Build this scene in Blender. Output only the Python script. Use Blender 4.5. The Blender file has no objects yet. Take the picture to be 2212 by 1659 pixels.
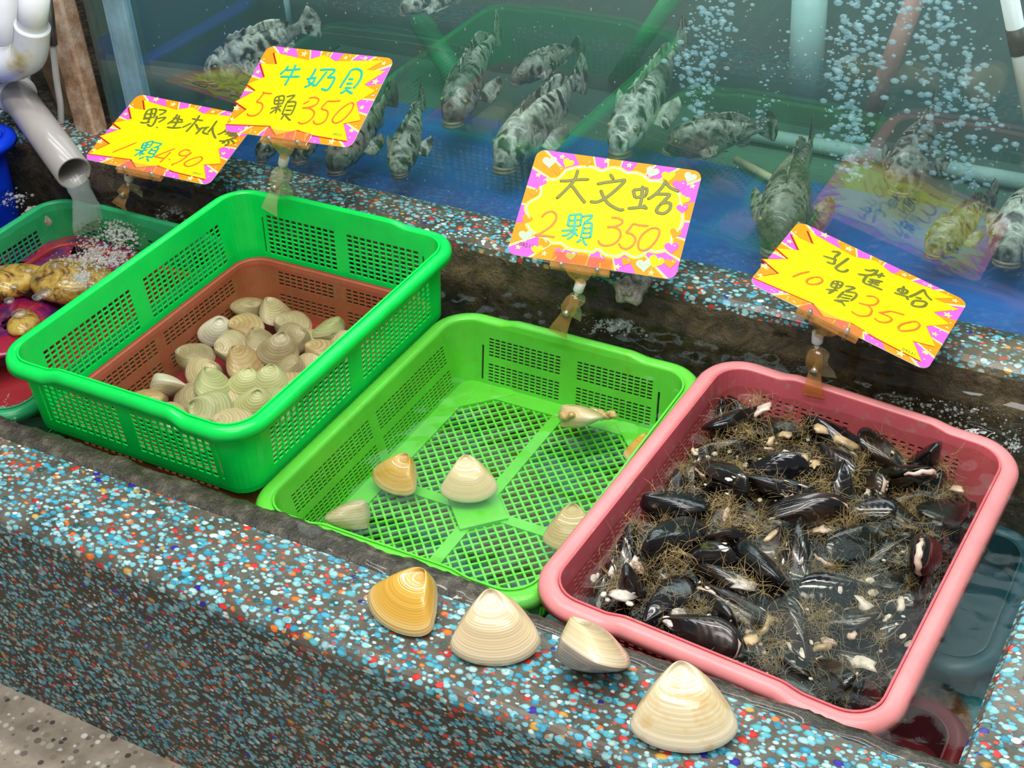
import bpy, bmesh, math, random
import numpy as np
from mathutils import Vector, Matrix, noise as mnoise

S = bpy.context.scene
COL = S.collection
PI = math.pi
rnd = random.Random(7)

# ---------------------------------------------------------------- camera
W, H, FPX = 2212, 1659, 3200.0
CAM = np.array([0.0, 0.0, 1.0])
yaw, pit, rol = map(math.radians, (-31.5189, 35.5185, 4.0295))
_f = np.array([math.sin(yaw) * math.cos(pit), math.cos(yaw) * math.cos(pit), -math.sin(pit)])
_r = np.cross(_f, [0, 0, 1]); _r /= np.linalg.norm(_r)
_d = np.cross(_f, _r)
RIGHT = math.cos(rol) * _r + math.sin(rol) * _d
DOWN = -math.sin(rol) * _r + math.cos(rol) * _d
FWD = _f
cam = bpy.data.objects.new('camera', bpy.data.cameras.new('camera'))
COL.objects.link(cam)
cam.data.sensor_width = 36
cam.data.lens = 36 * FPX / W
cam.data.clip_start = 0.05
mw = Matrix.Identity(4)
for i in range(3):
    mw[i][0] = RIGHT[i]; mw[i][1] = -DOWN[i]; mw[i][2] = -FWD[i]; mw[i][3] = CAM[i]
cam.matrix_world = mw
S.camera = cam

def ray(x, y):
    return RIGHT * ((x - W / 2) / FPX) + DOWN * ((y - H / 2) / FPX) + FWD
def at(x, y, z=0.0):          # where the sight line through a photo point meets height z
    d = ray(x, y); return CAM + d * ((z - CAM[2]) / d[2])
def atY(x, y, Y):             # ... meets the upright plane at depth Y
    d = ray(x, y); return CAM + d * (Y / d[1])

# ---------------------------------------------------------------- render look, world and lamps
S.view_settings.view_transform = 'Standard'
S.view_settings.look = 'None'
S.view_settings.gamma = 1.0
S.view_settings.use_curve_mapping = False
S.view_settings.exposure = 0.08
S.cycles.use_denoising = True
S.cycles.max_bounces = 8
S.cycles.diffuse_bounces = 3
S.cycles.glossy_bounces = 3
S.cycles.transmission_bounces = 4
S.cycles.transparent_max_bounces = 24
S.cycles.volume_bounces = 0
S.cycles.caustics_reflective = False
S.cycles.caustics_refractive = False
S.cycles.sample_clamp_indirect = 6

world = bpy.data.worlds.new('stall_surroundings'); S.world = world
world.use_nodes = True
world.node_tree.nodes['Background'].inputs['Color'].default_value = (0.80, 0.90, 1.0, 1)
world.node_tree.nodes['Background'].inputs['Strength'].default_value = 0.27

def area(name, loc, rot, sx, sy, power, color=(1, 1, 1)):
    l = bpy.data.lights.new(name, 'AREA'); l.shape = 'RECTANGLE'; l.size = sx; l.size_y = sy
    l.energy = power; l.color = color
    o = bpy.data.objects.new(name, l); COL.objects.link(o); o.location = loc; o.rotation_euler = rot
    return o
area('ceiling_tube_lamp', (-0.6, 0.55, 2.15), (math.radians(8), 0, 0), 2.4, 0.10, 40, (1.0, 0.985, 0.96))
area('ceiling_tube_lamp', (-0.6, 1.25, 2.15), (math.radians(-4), 0, 0), 2.4, 0.10, 29, (1.0, 0.985, 0.96))
area('ceiling_panel_lamp', (0.1, -0.6, 2.3), (math.radians(38), 0, 0), 1.6, 0.5, 28, (1.0, 0.99, 0.97))
area('tank_lamp', (-0.5, 1.76, 0.72), (0, 0, 0), 1.9, 0.35, 9.5, (0.85, 0.97, 1.0))

# ---------------------------------------------------------------- node helpers
def new_mat(name):
    m = bpy.data.materials.new(name); m.use_nodes = True
    nt = m.node_tree; nt.nodes.clear()
    return m, nt
def nd(nt, t, **kw):
    n = nt.nodes.new(t)
    for k, v in kw.items():
        if k.startswith('i_'): n.inputs[int(k[2:])].default_value = v
        else: setattr(n, k, v)
    return n
def lk(nt, a, b): nt.links.new(a, b)
def out(nt, sh, disp=None):
    o = nd(nt, 'ShaderNodeOutputMaterial'); lk(nt, sh, o.inputs['Surface']); return o
def c4(c): return (c[0], c[1], c[2], 1.0)
def ramp(nt, fac, stops, interp='LINEAR'):
    r = nd(nt, 'ShaderNodeValToRGB'); r.color_ramp.interpolation = interp
    e = r.color_ramp.elements
    while len(e) < len(stops): e.new(0.5)
    for k, (p, c) in enumerate(stops):
        e[k].position = p; e[k].color = c4(c) if len(c) == 3 else c
    lk(nt, fac, r.inputs[0]); return r.outputs[0]
def math_(nt, op, a, b=None, c=None, clamp=False):
    n = nd(nt, 'ShaderNodeMath', operation=op); n.use_clamp = clamp
    for k, v in enumerate((a, b, c)):
        if v is None: continue
        if isinstance(v, (int, float)): n.inputs[k].default_value = v
        else: lk(nt, v, n.inputs[k])
    return n.outputs[0]
def mixc(nt, fac, a, b, blend='MIX'):
    n = nd(nt, 'ShaderNodeMix', data_type='RGBA', blend_type=blend)
    for s, v in ((n.inputs[0], fac), (n.inputs[6], a), (n.inputs[7], b)):
        if isinstance(v, (int, float)): s.default_value = v
        elif isinstance(v, tuple): s.default_value = c4(v)
        else: lk(nt, v, s)
    return n.outputs[2]
def noise(nt, scale, detail=3, rough=0.5, vec=None, dist=0.0):
    n = nd(nt, 'ShaderNodeTexNoise'); n.inputs['Scale'].default_value = scale; n.inputs['Detail'].default_value = detail
    n.inputs['Roughness'].default_value = rough; n.inputs['Distortion'].default_value = dist
    if vec is not None: lk(nt, vec, n.inputs['Vector'])
    return n
def objco(nt): return nd(nt, 'ShaderNodeTexCoord').outputs['Object']
def geopos(nt): return nd(nt, 'ShaderNodeNewGeometry').outputs['Position']
def bump(nt, h, strength=0.3, dist=0.002):
    b = nd(nt, 'ShaderNodeBump'); b.inputs['Strength'].default_value = strength; b.inputs['Distance'].default_value = dist
    lk(nt, h, b.inputs['Height']); return b.outputs[0]
def princ(nt, color=None, rough=0.5, normal=None, spec=0.5, metal=0.0, coat=0.0, sss=0.0, trans=0.0, ior=1.45, alpha=1.0):
    p = nd(nt, 'ShaderNodeBsdfPrincipled')
    if color is not None:
        if isinstance(color, tuple): p.inputs['Base Color'].default_value = c4(color)
        else: lk(nt, color, p.inputs['Base Color'])
    if isinstance(rough, (int, float)): p.inputs['Roughness'].default_value = rough
    else: lk(nt, rough, p.inputs['Roughness'])
    if normal is not None: lk(nt, normal, p.inputs['Normal'])
    p.inputs['Specular IOR Level'].default_value = spec
    p.inputs['Metallic'].default_value = metal
    p.inputs['Coat Weight'].default_value = coat
    p.inputs['Coat Roughness'].default_value = 0.06
    p.inputs['Transmission Weight'].default_value = trans
    p.inputs['IOR'].default_value = ior
    p.inputs['Alpha'].default_value = alpha
    return p.outputs[0]

def mat_plain(name, color, rough=0.5, var=0.15, nscale=30, coat=0.0, spec=0.5, bumpy=0.0, dark=None, metal=0.0):
    m, nt = new_mat(name)
    co = objco(nt)
    n = noise(nt, nscale, 4, 0.6, co)
    d = dark if dark else tuple(x * (1 - var) for x in color)
    lt = tuple(min(1, x * (1 + var * 0.6)) for x in color)
    col = ramp(nt, n.outputs[0], [(0.3, d), (0.7, lt)])
    nb = bump(nt, noise(nt, nscale * 6, 3, 0.6, co).outputs[0], bumpy, 0.002) if bumpy else None
    out(nt, princ(nt, col, rough, nb, spec, metal, coat))
    return m

def mat_terrazzo(name, cement, scale, dense, dirt=0.25, rough=0.26, muted=0.0):
    m, nt = new_mat(name)
    pos = geopos(nt)
    mp = nd(nt, 'ShaderNodeMapping'); mp.inputs['Scale'].default_value = (.80, 1.12, 1.05); mp.inputs['Rotation'].default_value = (.3, .2, .35); lk(nt, pos, mp.inputs['Vector']); pos2 = mp.outputs[0]
    dn = noise(nt, 60, 2, 0.5, pos)
    sub = nd(nt, 'ShaderNodeVectorMath', operation='SUBTRACT'); lk(nt, dn.outputs['Color'], sub.inputs[0]); sub.inputs[1].default_value = (.5, .5, .5)
    scl = nd(nt, 'ShaderNodeVectorMath', operation='SCALE'); lk(nt, sub.outputs[0], scl.inputs[0]); scl.inputs['Scale'].default_value = 0.0055
    add = nd(nt, 'ShaderNodeVectorMath', operation='ADD'); lk(nt, pos2, add.inputs[0]); lk(nt, scl.outputs[0], add.inputs[1])
    big = noise(nt, 7, 3, 0.6, pos)
    cem = ramp(nt, noise(nt, 24, 5, 0.65, pos).outputs[0], [(0.3, tuple(x * 0.45 for x in cement)), (0.55, cement), (0.8, tuple(min(1, x * 1.6) for x in cement))])
    stops = [(0.0, (.17, .46, .52)), (.16, (.07, .34, .46)), (.30, (.26, .52, .54)), (.42, (.035, .26, .38)), (.52, (.40, .58, .54)),
             (.60, (.10, .38, .42)), (.68, (.03, .10, .10)), (.74, (.30, .50, .54)), (.81, (.55, .035, .025)), (.885, (.70, .17, .03)), (.92, (.35, .04, .03)), (.945, (.03, .02, .30)),
             (.965, (.55, .30, .05)), (.985, (.74, .78, .72))]
    col = cem; hgt = None
    for k, (sc, thr) in enumerate(((scale, dense), (scale * 1.55, dense * 0.86))):
        v = nd(nt, 'ShaderNodeTexVoronoi', feature='F1'); v.inputs['Scale'].default_value = sc
        v.inputs['Randomness'].default_value = 0.92
        lk(nt, add.outputs[0], v.inputs['Vector'])
        sep = nd(nt, 'ShaderNodeSeparateColor'); lk(nt, v.outputs['Color'], sep.inputs[0])
        r = math_(nt, 'MULTIPLY_ADD', sep.outputs[1], 0.14, thr - 0.07)
        mask = math_(nt, 'MULTIPLY', math_(nt, 'SUBTRACT', r, v.outputs['Distance']), 16.0, clamp=True)
        pc = ramp(nt, sep.outputs[0], stops if k == 0 else stops[:8] + [(.86, (.55, .06, .03)), (.93, (.6, .2, .04)), (.97, (.75, .8, .75))], 'CONSTANT')
        if muted: pc = mixc(nt, muted, pc, cement)
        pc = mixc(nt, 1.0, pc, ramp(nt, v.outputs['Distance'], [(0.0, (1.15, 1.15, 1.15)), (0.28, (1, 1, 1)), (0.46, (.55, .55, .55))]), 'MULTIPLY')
        if k == 1: mask = math_(nt, 'MULTIPLY', mask, 0.9)
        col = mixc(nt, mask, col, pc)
        hgt = mask if hgt is None else math_(nt, 'MAXIMUM', hgt, mask)
    dirtm = ramp(nt, big.outputs[0], [(0.50, (0, 0, 0)), (0.68, (1, 1, 1))])
    df = math_(nt, 'MULTIPLY', dirtm, dirt)
    col = mixc(nt, df, col, (.32, .24, .12))
    p = princ(nt, col, ramp(nt, noise(nt, 40, 3, .6, pos).outputs[0], [(.35, (rough * .5,) * 3), (.7, (rough * 1.5,) * 3)]), bump(nt, hgt, 0.5, 0.0010), 0.5, coat=0.06)
    out(nt, p)
    return m

def fresnel(nt, ior):
    """Fresnel reflectance that is the same seen from either face of a thin sheet"""
    fr = nd(nt, 'ShaderNodeFresnel'); g = nd(nt, 'ShaderNodeNewGeometry')
    lk(nt, math_(nt, 'MULTIPLY_ADD', g.outputs['Backfacing'], 1.0 / ior - ior, ior), fr.inputs['IOR'])
    return fr
def mat_glass_sheet(name, tint=(.93, .97, .96), refl=1.0, haze=0.0, hazecol=(.5, .6, .6), rough=0.01, bumpn=0.0, bscale=30, ior=1.45):
    """thin see-through sheet: clear view, mirror reflection by Fresnel, an optional milky film"""
    m, nt = new_mat(name)
    tr = nd(nt, 'ShaderNodeBsdfTransparent'); tr.inputs[0].default_value = c4(tint)
    gl = nd(nt, 'ShaderNodeBsdfGlossy'); gl.inputs['Roughness'].default_value = rough
    gl.inputs['Color'].default_value = (1, 1, 1, 1)
    fr = fresnel(nt, ior)
    if bumpn:
        b = bump(nt, noise(nt, bscale, 4, .6, geopos(nt)).outputs[0], bumpn, 0.004)
        lk(nt, b, gl.inputs['Normal']); lk(nt, b, fr.inputs['Normal'])
    sh = tr.outputs[0]
    if haze:
        df = nd(nt, 'ShaderNodeBsdfDiffuse'); df.inputs[0].default_value = c4(hazecol)
        tl = nd(nt, 'ShaderNodeBsdfTranslucent'); tl.inputs[0].default_value = c4(hazecol)
        ad = nd(nt, 'ShaderNodeMixShader', i_0=0.5); lk(nt, df.outputs[0], ad.inputs[1]); lk(nt, tl.outputs[0], ad.inputs[2])
        mx = nd(nt, 'ShaderNodeMixShader', i_0=haze); lk(nt, sh, mx.inputs[1]); lk(nt, ad.outputs[0], mx.inputs[2]); sh = mx.outputs[0]
    f = math_(nt, 'MULTIPLY', fr.outputs[0], refl, clamp=True)
    mx = nd(nt, 'ShaderNodeMixShader'); lk(nt, f, mx.inputs[0]); lk(nt, sh, mx.inputs[1]); lk(nt, gl.outputs[0], mx.inputs[2])
    out(nt, mx.outputs[0])
    return m

# ---------------------------------------------------------------- mesh helpers
def mesh_obj(name, verts, faces, mat, parent=None, smooth=True, fmats=None, uv=None):
    me = bpy.data.meshes.new(name)
    me.from_pydata([tuple(map(float, v)) for v in verts], [], [tuple(int(i) for i in f) for f in faces])
    for m in (mat if isinstance(mat, (list, tuple)) else [mat]): me.materials.append(m)
    if fmats is not None: me.polygons.foreach_set('material_index', np.array(fmats, dtype=np.int32))
    if smooth is True: me.polygons.foreach_set('use_smooth', np.ones(len(me.polygons), dtype=bool))
    if uv is not None:
        l = me.uv_layers.new(name='UVMap')
        vi = np.zeros(len(me.loops), dtype=np.int32); me.loops.foreach_get('vertex_index', vi)
        l.data.foreach_set('uv', np.array(uv, dtype=np.float32)[vi].ravel())
    me.validate(); me.update()
    o = bpy.data.objects.new(name, me); COL.objects.link(o)
    if parent is not None: o.parent = parent
    return o
class MB:
    def __init__(s): s.v = []; s.f = []; s.m = []
    def add(s, v, f, m=0):
        b = len(s.v); s.v += [tuple(map(float, p)) for p in v]; s.f += [tuple(int(i) + b for i in q) for q in f]; s.m += [m] * len(f)
    def build(s, name, mat, parent=None, smooth=True): return mesh_obj(name, s.v, s.f, mat, parent, smooth, s.m)
def bevel(o, w=0.002, seg=2):
    md = o.modifiers.new('edge', 'BEVEL'); md.width = w; md.segments = seg; md.limit_method = 'ANGLE'; md.angle_limit = math.radians(35)
    return o
BOXF = [(0, 3, 2, 1), (4, 5, 6, 7), (0, 1, 5, 4), (1, 2, 6, 5), (2, 3, 7, 6), (3, 0, 4, 7)]
def box(x0, x1, y0, y1, z0, z1):
    return [(x0, y0, z0), (x1, y0, z0), (x1, y1, z0), (x0, y1, z0), (x0, y0, z1), (x1, y0, z1), (x1, y1, z1), (x0, y1, z1)], BOXF
def frames(P):
    P = [np.array(p, float) for p in P]; T = []
    for i in range(len(P)):
        t = P[min(i + 1, len(P) - 1)] - P[max(i - 1, 0)]; T.append(t / (np.linalg.norm(t) + 1e-12))
    a = np.array([0, 0, 1.0]) if abs(T[0][2]) < 0.9 else np.array([1.0, 0, 0])
    n = np.cross(T[0], a); n /= np.linalg.norm(n); N = []
    for t in T:
        n = n - t * np.dot(n, t); n /= (np.linalg.norm(n) + 1e-12); N.append(n)
    return P, T, N, [np.cross(t, n) for t, n in zip(T, N)]
def tube(P, R, seg=16, cap=True, hollow=0.0):
    P, T, N, B = frames(P)
    if not hasattr(R, '__len__'): R = [R] * len(P)
    v = []; f = []
    for p, n, b, r in zip(P, N, B, R):
        for k in range(seg):
            a = 2 * PI * k / seg; v.append(p + (n * math.cos(a) + b * math.sin(a)) * r)
    for i in range(len(P) - 1):
        for k in range(seg):
            k2 = (k + 1) % seg; f.append((i * seg + k, i * seg + k2, (i + 1) * seg + k2, (i + 1) * seg + k))
    if cap:
        f.append(tuple(reversed(range(seg)))); L = (len(P) - 1) * seg; f.append(tuple(L + k for k in range(seg)))
    return v, f
def pipe_hollow(P, r, ri, seg=28):
    """open-ended pipe wall: outer tube, inner tube, end rings"""
    v1, f1 = tube(P, r, seg, False); v2, f2 = tube(P, ri, seg, False)
    n = len(v1); v = v1 + v2; f = list(f1) + [tuple(reversed([i + n for i in q])) for q in f2]
    L = (len(P) - 1) * seg
    for k in range(seg):
        k2 = (k + 1) % seg
        f.append((L + k, L + k2, n + L + k2, n + L + k)); f.append((k2, k, n + k, n + k2))
    return v, f
def smooth_path(pts, n=8):
    pts = [np.array(p, float) for p in pts]; o = []
    for i in range(len(pts) - 1):
        p0 = pts[max(i - 1, 0)]; p1 = pts[i]; p2 = pts[i + 1]; p3 = pts[min(i + 2, len(pts) - 1)]
        for k in range(n):
            t = k / n
            o.append(0.5 * ((2 * p1) + (-p0 + p2) * t + (2 * p0 - 5 * p1 + 4 * p2 - p3) * t * t + (-p0 + 3 * p1 - 3 * p2 + p3) * t ** 3))
    o.append(pts[-1]); return o
def ico(r=1.0, sub=1):
    bm = bmesh.new(); bmesh.ops.create_icosphere(bm, subdivisions=sub, radius=r)
    v = [tuple(x.co) for x in bm.verts]; f = [tuple(x.index for x in q.verts) for q in bm.faces]; bm.free(); return v, f
ICO1 = ico(1, 1); ICO2 = ico(1, 2); ICO3 = ico(1, 3)
def blob(mb, c, r, which=ICO1, m=0, sq=(1, 1, 1)):
    mb.add([(c[0] + x * r * sq[0], c[1] + y * r * sq[1], c[2] + z * r * sq[2]) for x, y, z in which[0]], which[1], m)
def thing(name, label, cat, loc=(0, 0, 0), group=None):
    o = bpy.data.objects.new(name, None); COL.objects.link(o); o.location = loc; o.empty_display_size = 0.02
    o['label'] = label; o['category'] = cat
    if group: o['group'] = group
    return o
def tag(o, label, cat, group=None, kind=None):
    o['label'] = label; o['category'] = cat
    if group: o['group'] = group
    if kind: o['kind'] = kind
    return o
def struct(o, label=None):
    o['kind'] = 'structure'
    if label: o['label'] = label
    return o
def dup(root, label=None, group=None):
    r = root.copy(); COL.objects.link(r)
    if label: r['label'] = label
    if group: r['group'] = group
    for ch in list(root.children):
        c = ch.copy(); COL.objects.link(c); c.parent = r
        for g in list(ch.children):
            d = g.copy(); COL.objects.link(d); d.parent = c
    return r
def n3(x, y, z=0.0): return mnoise.noise(Vector((x, y, z)))

# ================================================================ the setting
ZW = -0.020            # water level in the trough
YG = 1.474             # front face of the tank glass
ZK = 0.030             # top of the rear kerb
TF = -0.05             # tank floor
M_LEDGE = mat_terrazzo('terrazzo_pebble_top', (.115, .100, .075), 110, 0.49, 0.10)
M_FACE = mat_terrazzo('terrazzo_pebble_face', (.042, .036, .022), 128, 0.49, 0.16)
M_KERB = mat_terrazzo('terrazzo_pebble_kerb', (.08, .07, .05), 112, 0.44, 0.3, .42)

def mat_lip():
    m, nt = new_mat('dark_wet_concrete')
    p = geopos(nt)
    n1 = noise(nt, 55, 6, .7, p); n2 = noise(nt, 260, 3, .7, p)
    col = ramp(nt, n1.outputs[0], [(.30, (.012, .010, .007)), (.52, (.045, .038, .026)), (.72, (.14, .12, .085))])
    h = math_(nt, 'ADD', n1.outputs[0], math_(nt, 'MULTIPLY', n2.outputs[0], .5))
    out(nt, princ(nt, col, .28, bump(nt, h, .8, .004), .5, coat=.3)); return m
M_LIP = mat_lip()
def mat_algae():
    m, nt = new_mat('algae_brown_concrete')
    p = geopos(nt)
    n1 = noise(nt, 42, 6, .75, p, .8); n2 = noise(nt, 220, 4, .7, p)
    col = ramp(nt, n1.outputs[0], [(.28, (.014, .010, .004)), (.46, (.055, .040, .016)), (.60, (.11, .075, .030)), (.74, (.20, .15, .08))])
    out(nt, princ(nt, col, .3, bump(nt, math_(nt, 'ADD', n1.outputs[0], math_(nt, 'MULTIPLY', n2.outputs[0], .4)), 1.0, .010), .5, coat=.6)); return m
M_ALGAE = mat_algae()
def mat_troughfloor():
    m, nt = new_mat('trough_bottom_mottled')
    p = geopos(nt)
    n1 = noise(nt, 9, 3, .55, p, .6); n2 = noise(nt, 60, 4, .65, p)
    teal = ramp(nt, n2.outputs[0], [(.3, (.03, .18, .25)), (.7, (.10, .42, .48))])
    brn = ramp(nt, n2.outputs[0], [(.3, (.05, .026, .010)), (.55, (.22, .10, .035)), (.75, (.45, .26, .11))])
    col = mixc(nt, ramp(nt, n1.outputs[0], [(.47, (0, 0, 0)), (.56, (1, 1, 1))]), brn, teal)
    out(nt, princ(nt, col, .4)); return m
M_TFLOOR = mat_troughfloor()
def mat_aggregate():
    m, nt = new_mat('exposed_aggregate_floor')
    p = geopos(nt)
    v = nd(nt, 'ShaderNodeTexVoronoi', feature='F1'); v.inputs['Scale'].default_value = 95; lk(nt, p, v.inputs['Vector'])
    sep = nd(nt, 'ShaderNodeSeparateColor'); lk(nt, v.outputs['Color'], sep.inputs[0])
    mask = math_(nt, 'MULTIPLY', math_(nt, 'SUBTRACT', math_(nt, 'MULTIPLY_ADD', sep.outputs[1], .3, .22), v.outputs['Distance']), 12, clamp=True)
    pc = ramp(nt, sep.outputs[0], [(0, (.24, .19, .14)), (.25, (.07, .055, .05)), (.45, (.38, .32, .26)), (.62, (.15, .12, .10)), (.8, (.50, .45, .38)), (.92, (.6, .57, .52))], 'CONSTANT')
    col = mixc(nt, mask, ramp(nt, noise(nt, 30, 4, .6, p).outputs[0], [(.3, (.20, .165, .125)), (.7, (.36, .30, .235))]), pc)
    out(nt, princ(nt, col, .35, bump(nt, mask, .3, .001), .5, coat=.15)); return m
M_FLOOR = mat_aggregate()

def prism_x(name, prof, x0, x1, mats, fm, nx=1, wob=0.0, smooth=False):
    """profile of (Y, z) points swept along X"""
    v = []; f = []; m = []; n = len(prof)
    for i in range(nx + 1):
        x = x0 + (x1 - x0) * i / nx
        for k, (y, z) in enumerate(prof):
            w = wob * n3(x * 30, y * 90 + k, z * 60) if wob and 0 < k < n - 1 else 0
            v.append((x, y + w, z + w * .8))
    for i in range(nx):
        for k in range(n - 1):
            a = i * n + k; f.append((a, a + n, a + n + 1, a + 1)); m.append(fm[k])
    if nx >= 1:
        f.append(tuple(range(n))); m.append(fm[0]); f.append(tuple(reversed(range(nx * n, nx * n + n)))); m.append(fm[0])
    return mesh_obj(name, v, f, mats, None, smooth, m)
arc = [(0.75 + .014 - .014 * math.cos(a), -.014 + .014 * math.sin(a)) for a in [PI / 2 * k / 5 for k in range(6)]]
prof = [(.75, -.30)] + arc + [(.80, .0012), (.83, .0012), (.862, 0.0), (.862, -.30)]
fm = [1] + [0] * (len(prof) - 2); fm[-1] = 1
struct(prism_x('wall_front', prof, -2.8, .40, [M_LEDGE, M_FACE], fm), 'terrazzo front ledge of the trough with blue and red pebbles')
# rough inner lip along the ledge
def lip():
    v = []; f = []; nx = 520; x0, x1 = -2.8, -.105
    base = [(.858, .0006), (.863, .0036), (.868, .0040), (.874, .0046), (.881, .0044), (.887, .0022), (.890, -.006), (.891, -.03), (.891, -.2)]
    low = [(.858, .0006), (.863, .0030), (.868, .0020), (.873, .0000), (.877, -.006), (.879, -.012), (.8795, -.018), (.880, -.04), (.880, -.2)]
    n = len(base)
    for i in range(nx + 1):
        x = x0 + (x1 - x0) * i / nx; t = min(1, max(0, (x + .600) / .05)); t = t * t * (3 - 2 * t)
        for k in range(n):
            y = base[k][0] * (1 - t) + low[k][0] * t; z = base[k][1] * (1 - t) + low[k][1] * t
            w = (.0030 * n3(x * 34, y * 90 + k, 1.7) + .0014 * n3(x * 160, y * 200 + k, 4.7)) if 0 < k < n - 1 else 0
            v.append((x, y + w * .7, z + w))
    for i in range(nx):
        for k in range(n - 1): a_ = i * n + k; f.append((a_, a_ + n, a_ + n + 1, a_ + 1))
    return mesh_obj('trim_1', v, f, M_LIP)
struct(lip(), 'rough dark wet concrete lip along the front ledge')
# right end wall of the trough
v = []; f = []
pr = [(-.126, -.2), (-.126, -.010), (-.120, -.002), (-.112, 0.0), (.40, 0.0), (.40, -.3)]
for y in (.862, 1.42):
    v += [(x, y, z) for x, z in pr]
n = len(pr)
for k in range(n - 1): f.append((k, k + 1, n + k + 1, n + k))
struct(mesh_obj('wall_right', v, f, [M_LEDGE], None, False), 'terrazzo end wall of the trough')
# rear kerb
prof = [(1.404, -.2), (1.400, -.05), (1.396, -.022), (1.398, -.012), (1.404, -.008), (1.409, .002), (1.411, .012), (1.416, .018)]
struct(prism_x('trim_2', prof, -2.8, .40, [M_ALGAE], [0] * 7, 420, .006, True), 'dark brown slimy front of the rear kerb')
prof = [(1.414, -.2), (1.414, .015), (1.417, .024), (1.424, .0295), (1.44, ZK), (YG + .012, ZK), (YG + .012, -.2)]
struct(prism_x('wall_back', prof, -2.8, .40, [M_KERB], [0] * 6), 'terrazzo kerb between the trough and the fish tank')
# trough bottom and floor
struct(mesh_obj('trough_floor', [(-2.8, .88, -.2), (-.12, .88, -.2), (-.12, 1.41, -.2), (-2.8, 1.41, -.2)], [(0, 1, 2, 3)], M_TFLOOR))
v, f = box(-4, 1.5, -2.2, .752, -.36, -.30)
struct(mesh_obj('floor', v, f, M_FLOOR, None, False), 'grey pebble aggregate floor')

# ---------------------------------------------------------------- water in the trough
def mat_water():
    m, nt = new_mat('trough_water_surface')
    tr = nd(nt, 'ShaderNodeBsdfTransparent'); tr.inputs[0].default_value = (.90, .90, .84, 1)
    gl = nd(nt, 'ShaderNodeBsdfGlossy'); gl.inputs['Roughness'].default_value = .05
    fr = fresnel(nt, 1.33)
    b = bump(nt, noise(nt, 85, 3, .55, geopos(nt), .4).outputs[0], .05, .004)
    lk(nt, b, gl.inputs['Normal']); lk(nt, b, fr.inputs['Normal'])
    mx = nd(nt, 'ShaderNodeMixShader'); lk(nt, math_(nt, 'MULTIPLY', fr.outputs[0], .75), mx.inputs[0]); lk(nt, tr.outputs[0], mx.inputs[1]); lk(nt, gl.outputs[0], mx.inputs[2])
    out(nt, mx.outputs[0]); return m
def water_surface():
    x0, x1, y0, y1 = -2.6, -.126, .888, 1.402; st = .0055
    nx = int((x1 - x0) / st); ny = int((y1 - y0) / st)
    X = np.linspace(x0, x1, nx + 1); Y = np.linspace(y0, y1, ny + 1)
    v = []
    px, py = at(262, 520, ZW)[:2]
    for y in Y:
        for x in X:
            # choppier towards the back right and round the outflow
            a = .0009 + .0055 * math.exp(-(((x + .16) / .20) ** 2 + ((y - 1.36) / .12) ** 2)) + .0040 * math.exp(-(((x + .52) / .12) ** 2 + ((y - 1.28) / .10) ** 2))
            if y > 1.335: a += .0060 if x > -.95 else .0034
            r = math.hypot(x - px, y - py)
            a += .003 * math.exp(-(r / .25) ** 2)
            h = n3(x * 32, y * 32, 3.1) + .6 * n3(x * 75, y * 75, 9.3)
            z = ZW + a * h + .0022 * math.exp(-r / .10) * math.sin(r * 190)
            v.append((x, y, z))
    f = [(j * (nx + 1) + i, j * (nx + 1) + i + 1, (j + 1) * (nx + 1) + i + 1, (j + 1) * (nx + 1) + i) for j in range(ny) for i in range(nx)]
    o = mesh_obj('trough_water', v, f, mat_water())
    struct(o, 'rippled brownish water filling the trough')
water_surface()

# ---------------------------------------------------------------- fish tank shell
M_TBLUE = mat_plain('tank_floor_blue', (.008, .085, .32), .5, .45, 5)
def mat_tankback():
    m, nt = new_mat('tank_back_murky')
    p = geopos(nt)
    n1 = noise(nt, 2.2, 3, .55, p)
    col = ramp(nt, n1.outputs[0], [(.35, (.035, .075, .07)), (.5, (.05, .11, .085)), (.62, (.09, .075, .06)), (.75, (.03, .09, .10))])
    out(nt, princ(nt, col, .8)); return m
M_TBACK = mat_tankback()
TX0, TX1, TY1 = -1.575, .45, 2.06
v, f = box(TX0, TX1, YG + .012, TY1, TF - .03, TF - .004); struct(mesh_obj('tank_floor', v, f, M_TBACK, None, False), 'murky floor of the fish tank')
v, f = box(TX0, TX1, YG + .012, 1.885, TF - .004, TF); struct(mesh_obj('tank_floor_mat', v, f, M_TBLUE, None, False), 'blue sheet on the front half of the tank floor')
v, f = box(-3.4, 1.2, TY1, TY1 + .03, -.2, 1.0); struct(mesh_obj('tank_back_wall', v, f, M_TBACK, None, False), 'murky dark green back wall of the fish tank')
M_GLASS = mat_glass_sheet('tank_glass', (.93, .97, .965), 1.2, .03, (.45, .60, .58), .0, ior=1.5)
v, f = box(TX0, TX1, YG, YG + .010, ZK, .74); struct(mesh_obj('window_1', v, f, M_GLASS, None, False), 'wet glass front of the fish tank')
v, f = box(TX0 - .02, TX0, YG + .012, TY1, TF, .74); struct(mesh_obj('tank_side_wall', v, f, M_TBACK, None, False), 'murky left end of the fish tank')
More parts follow.
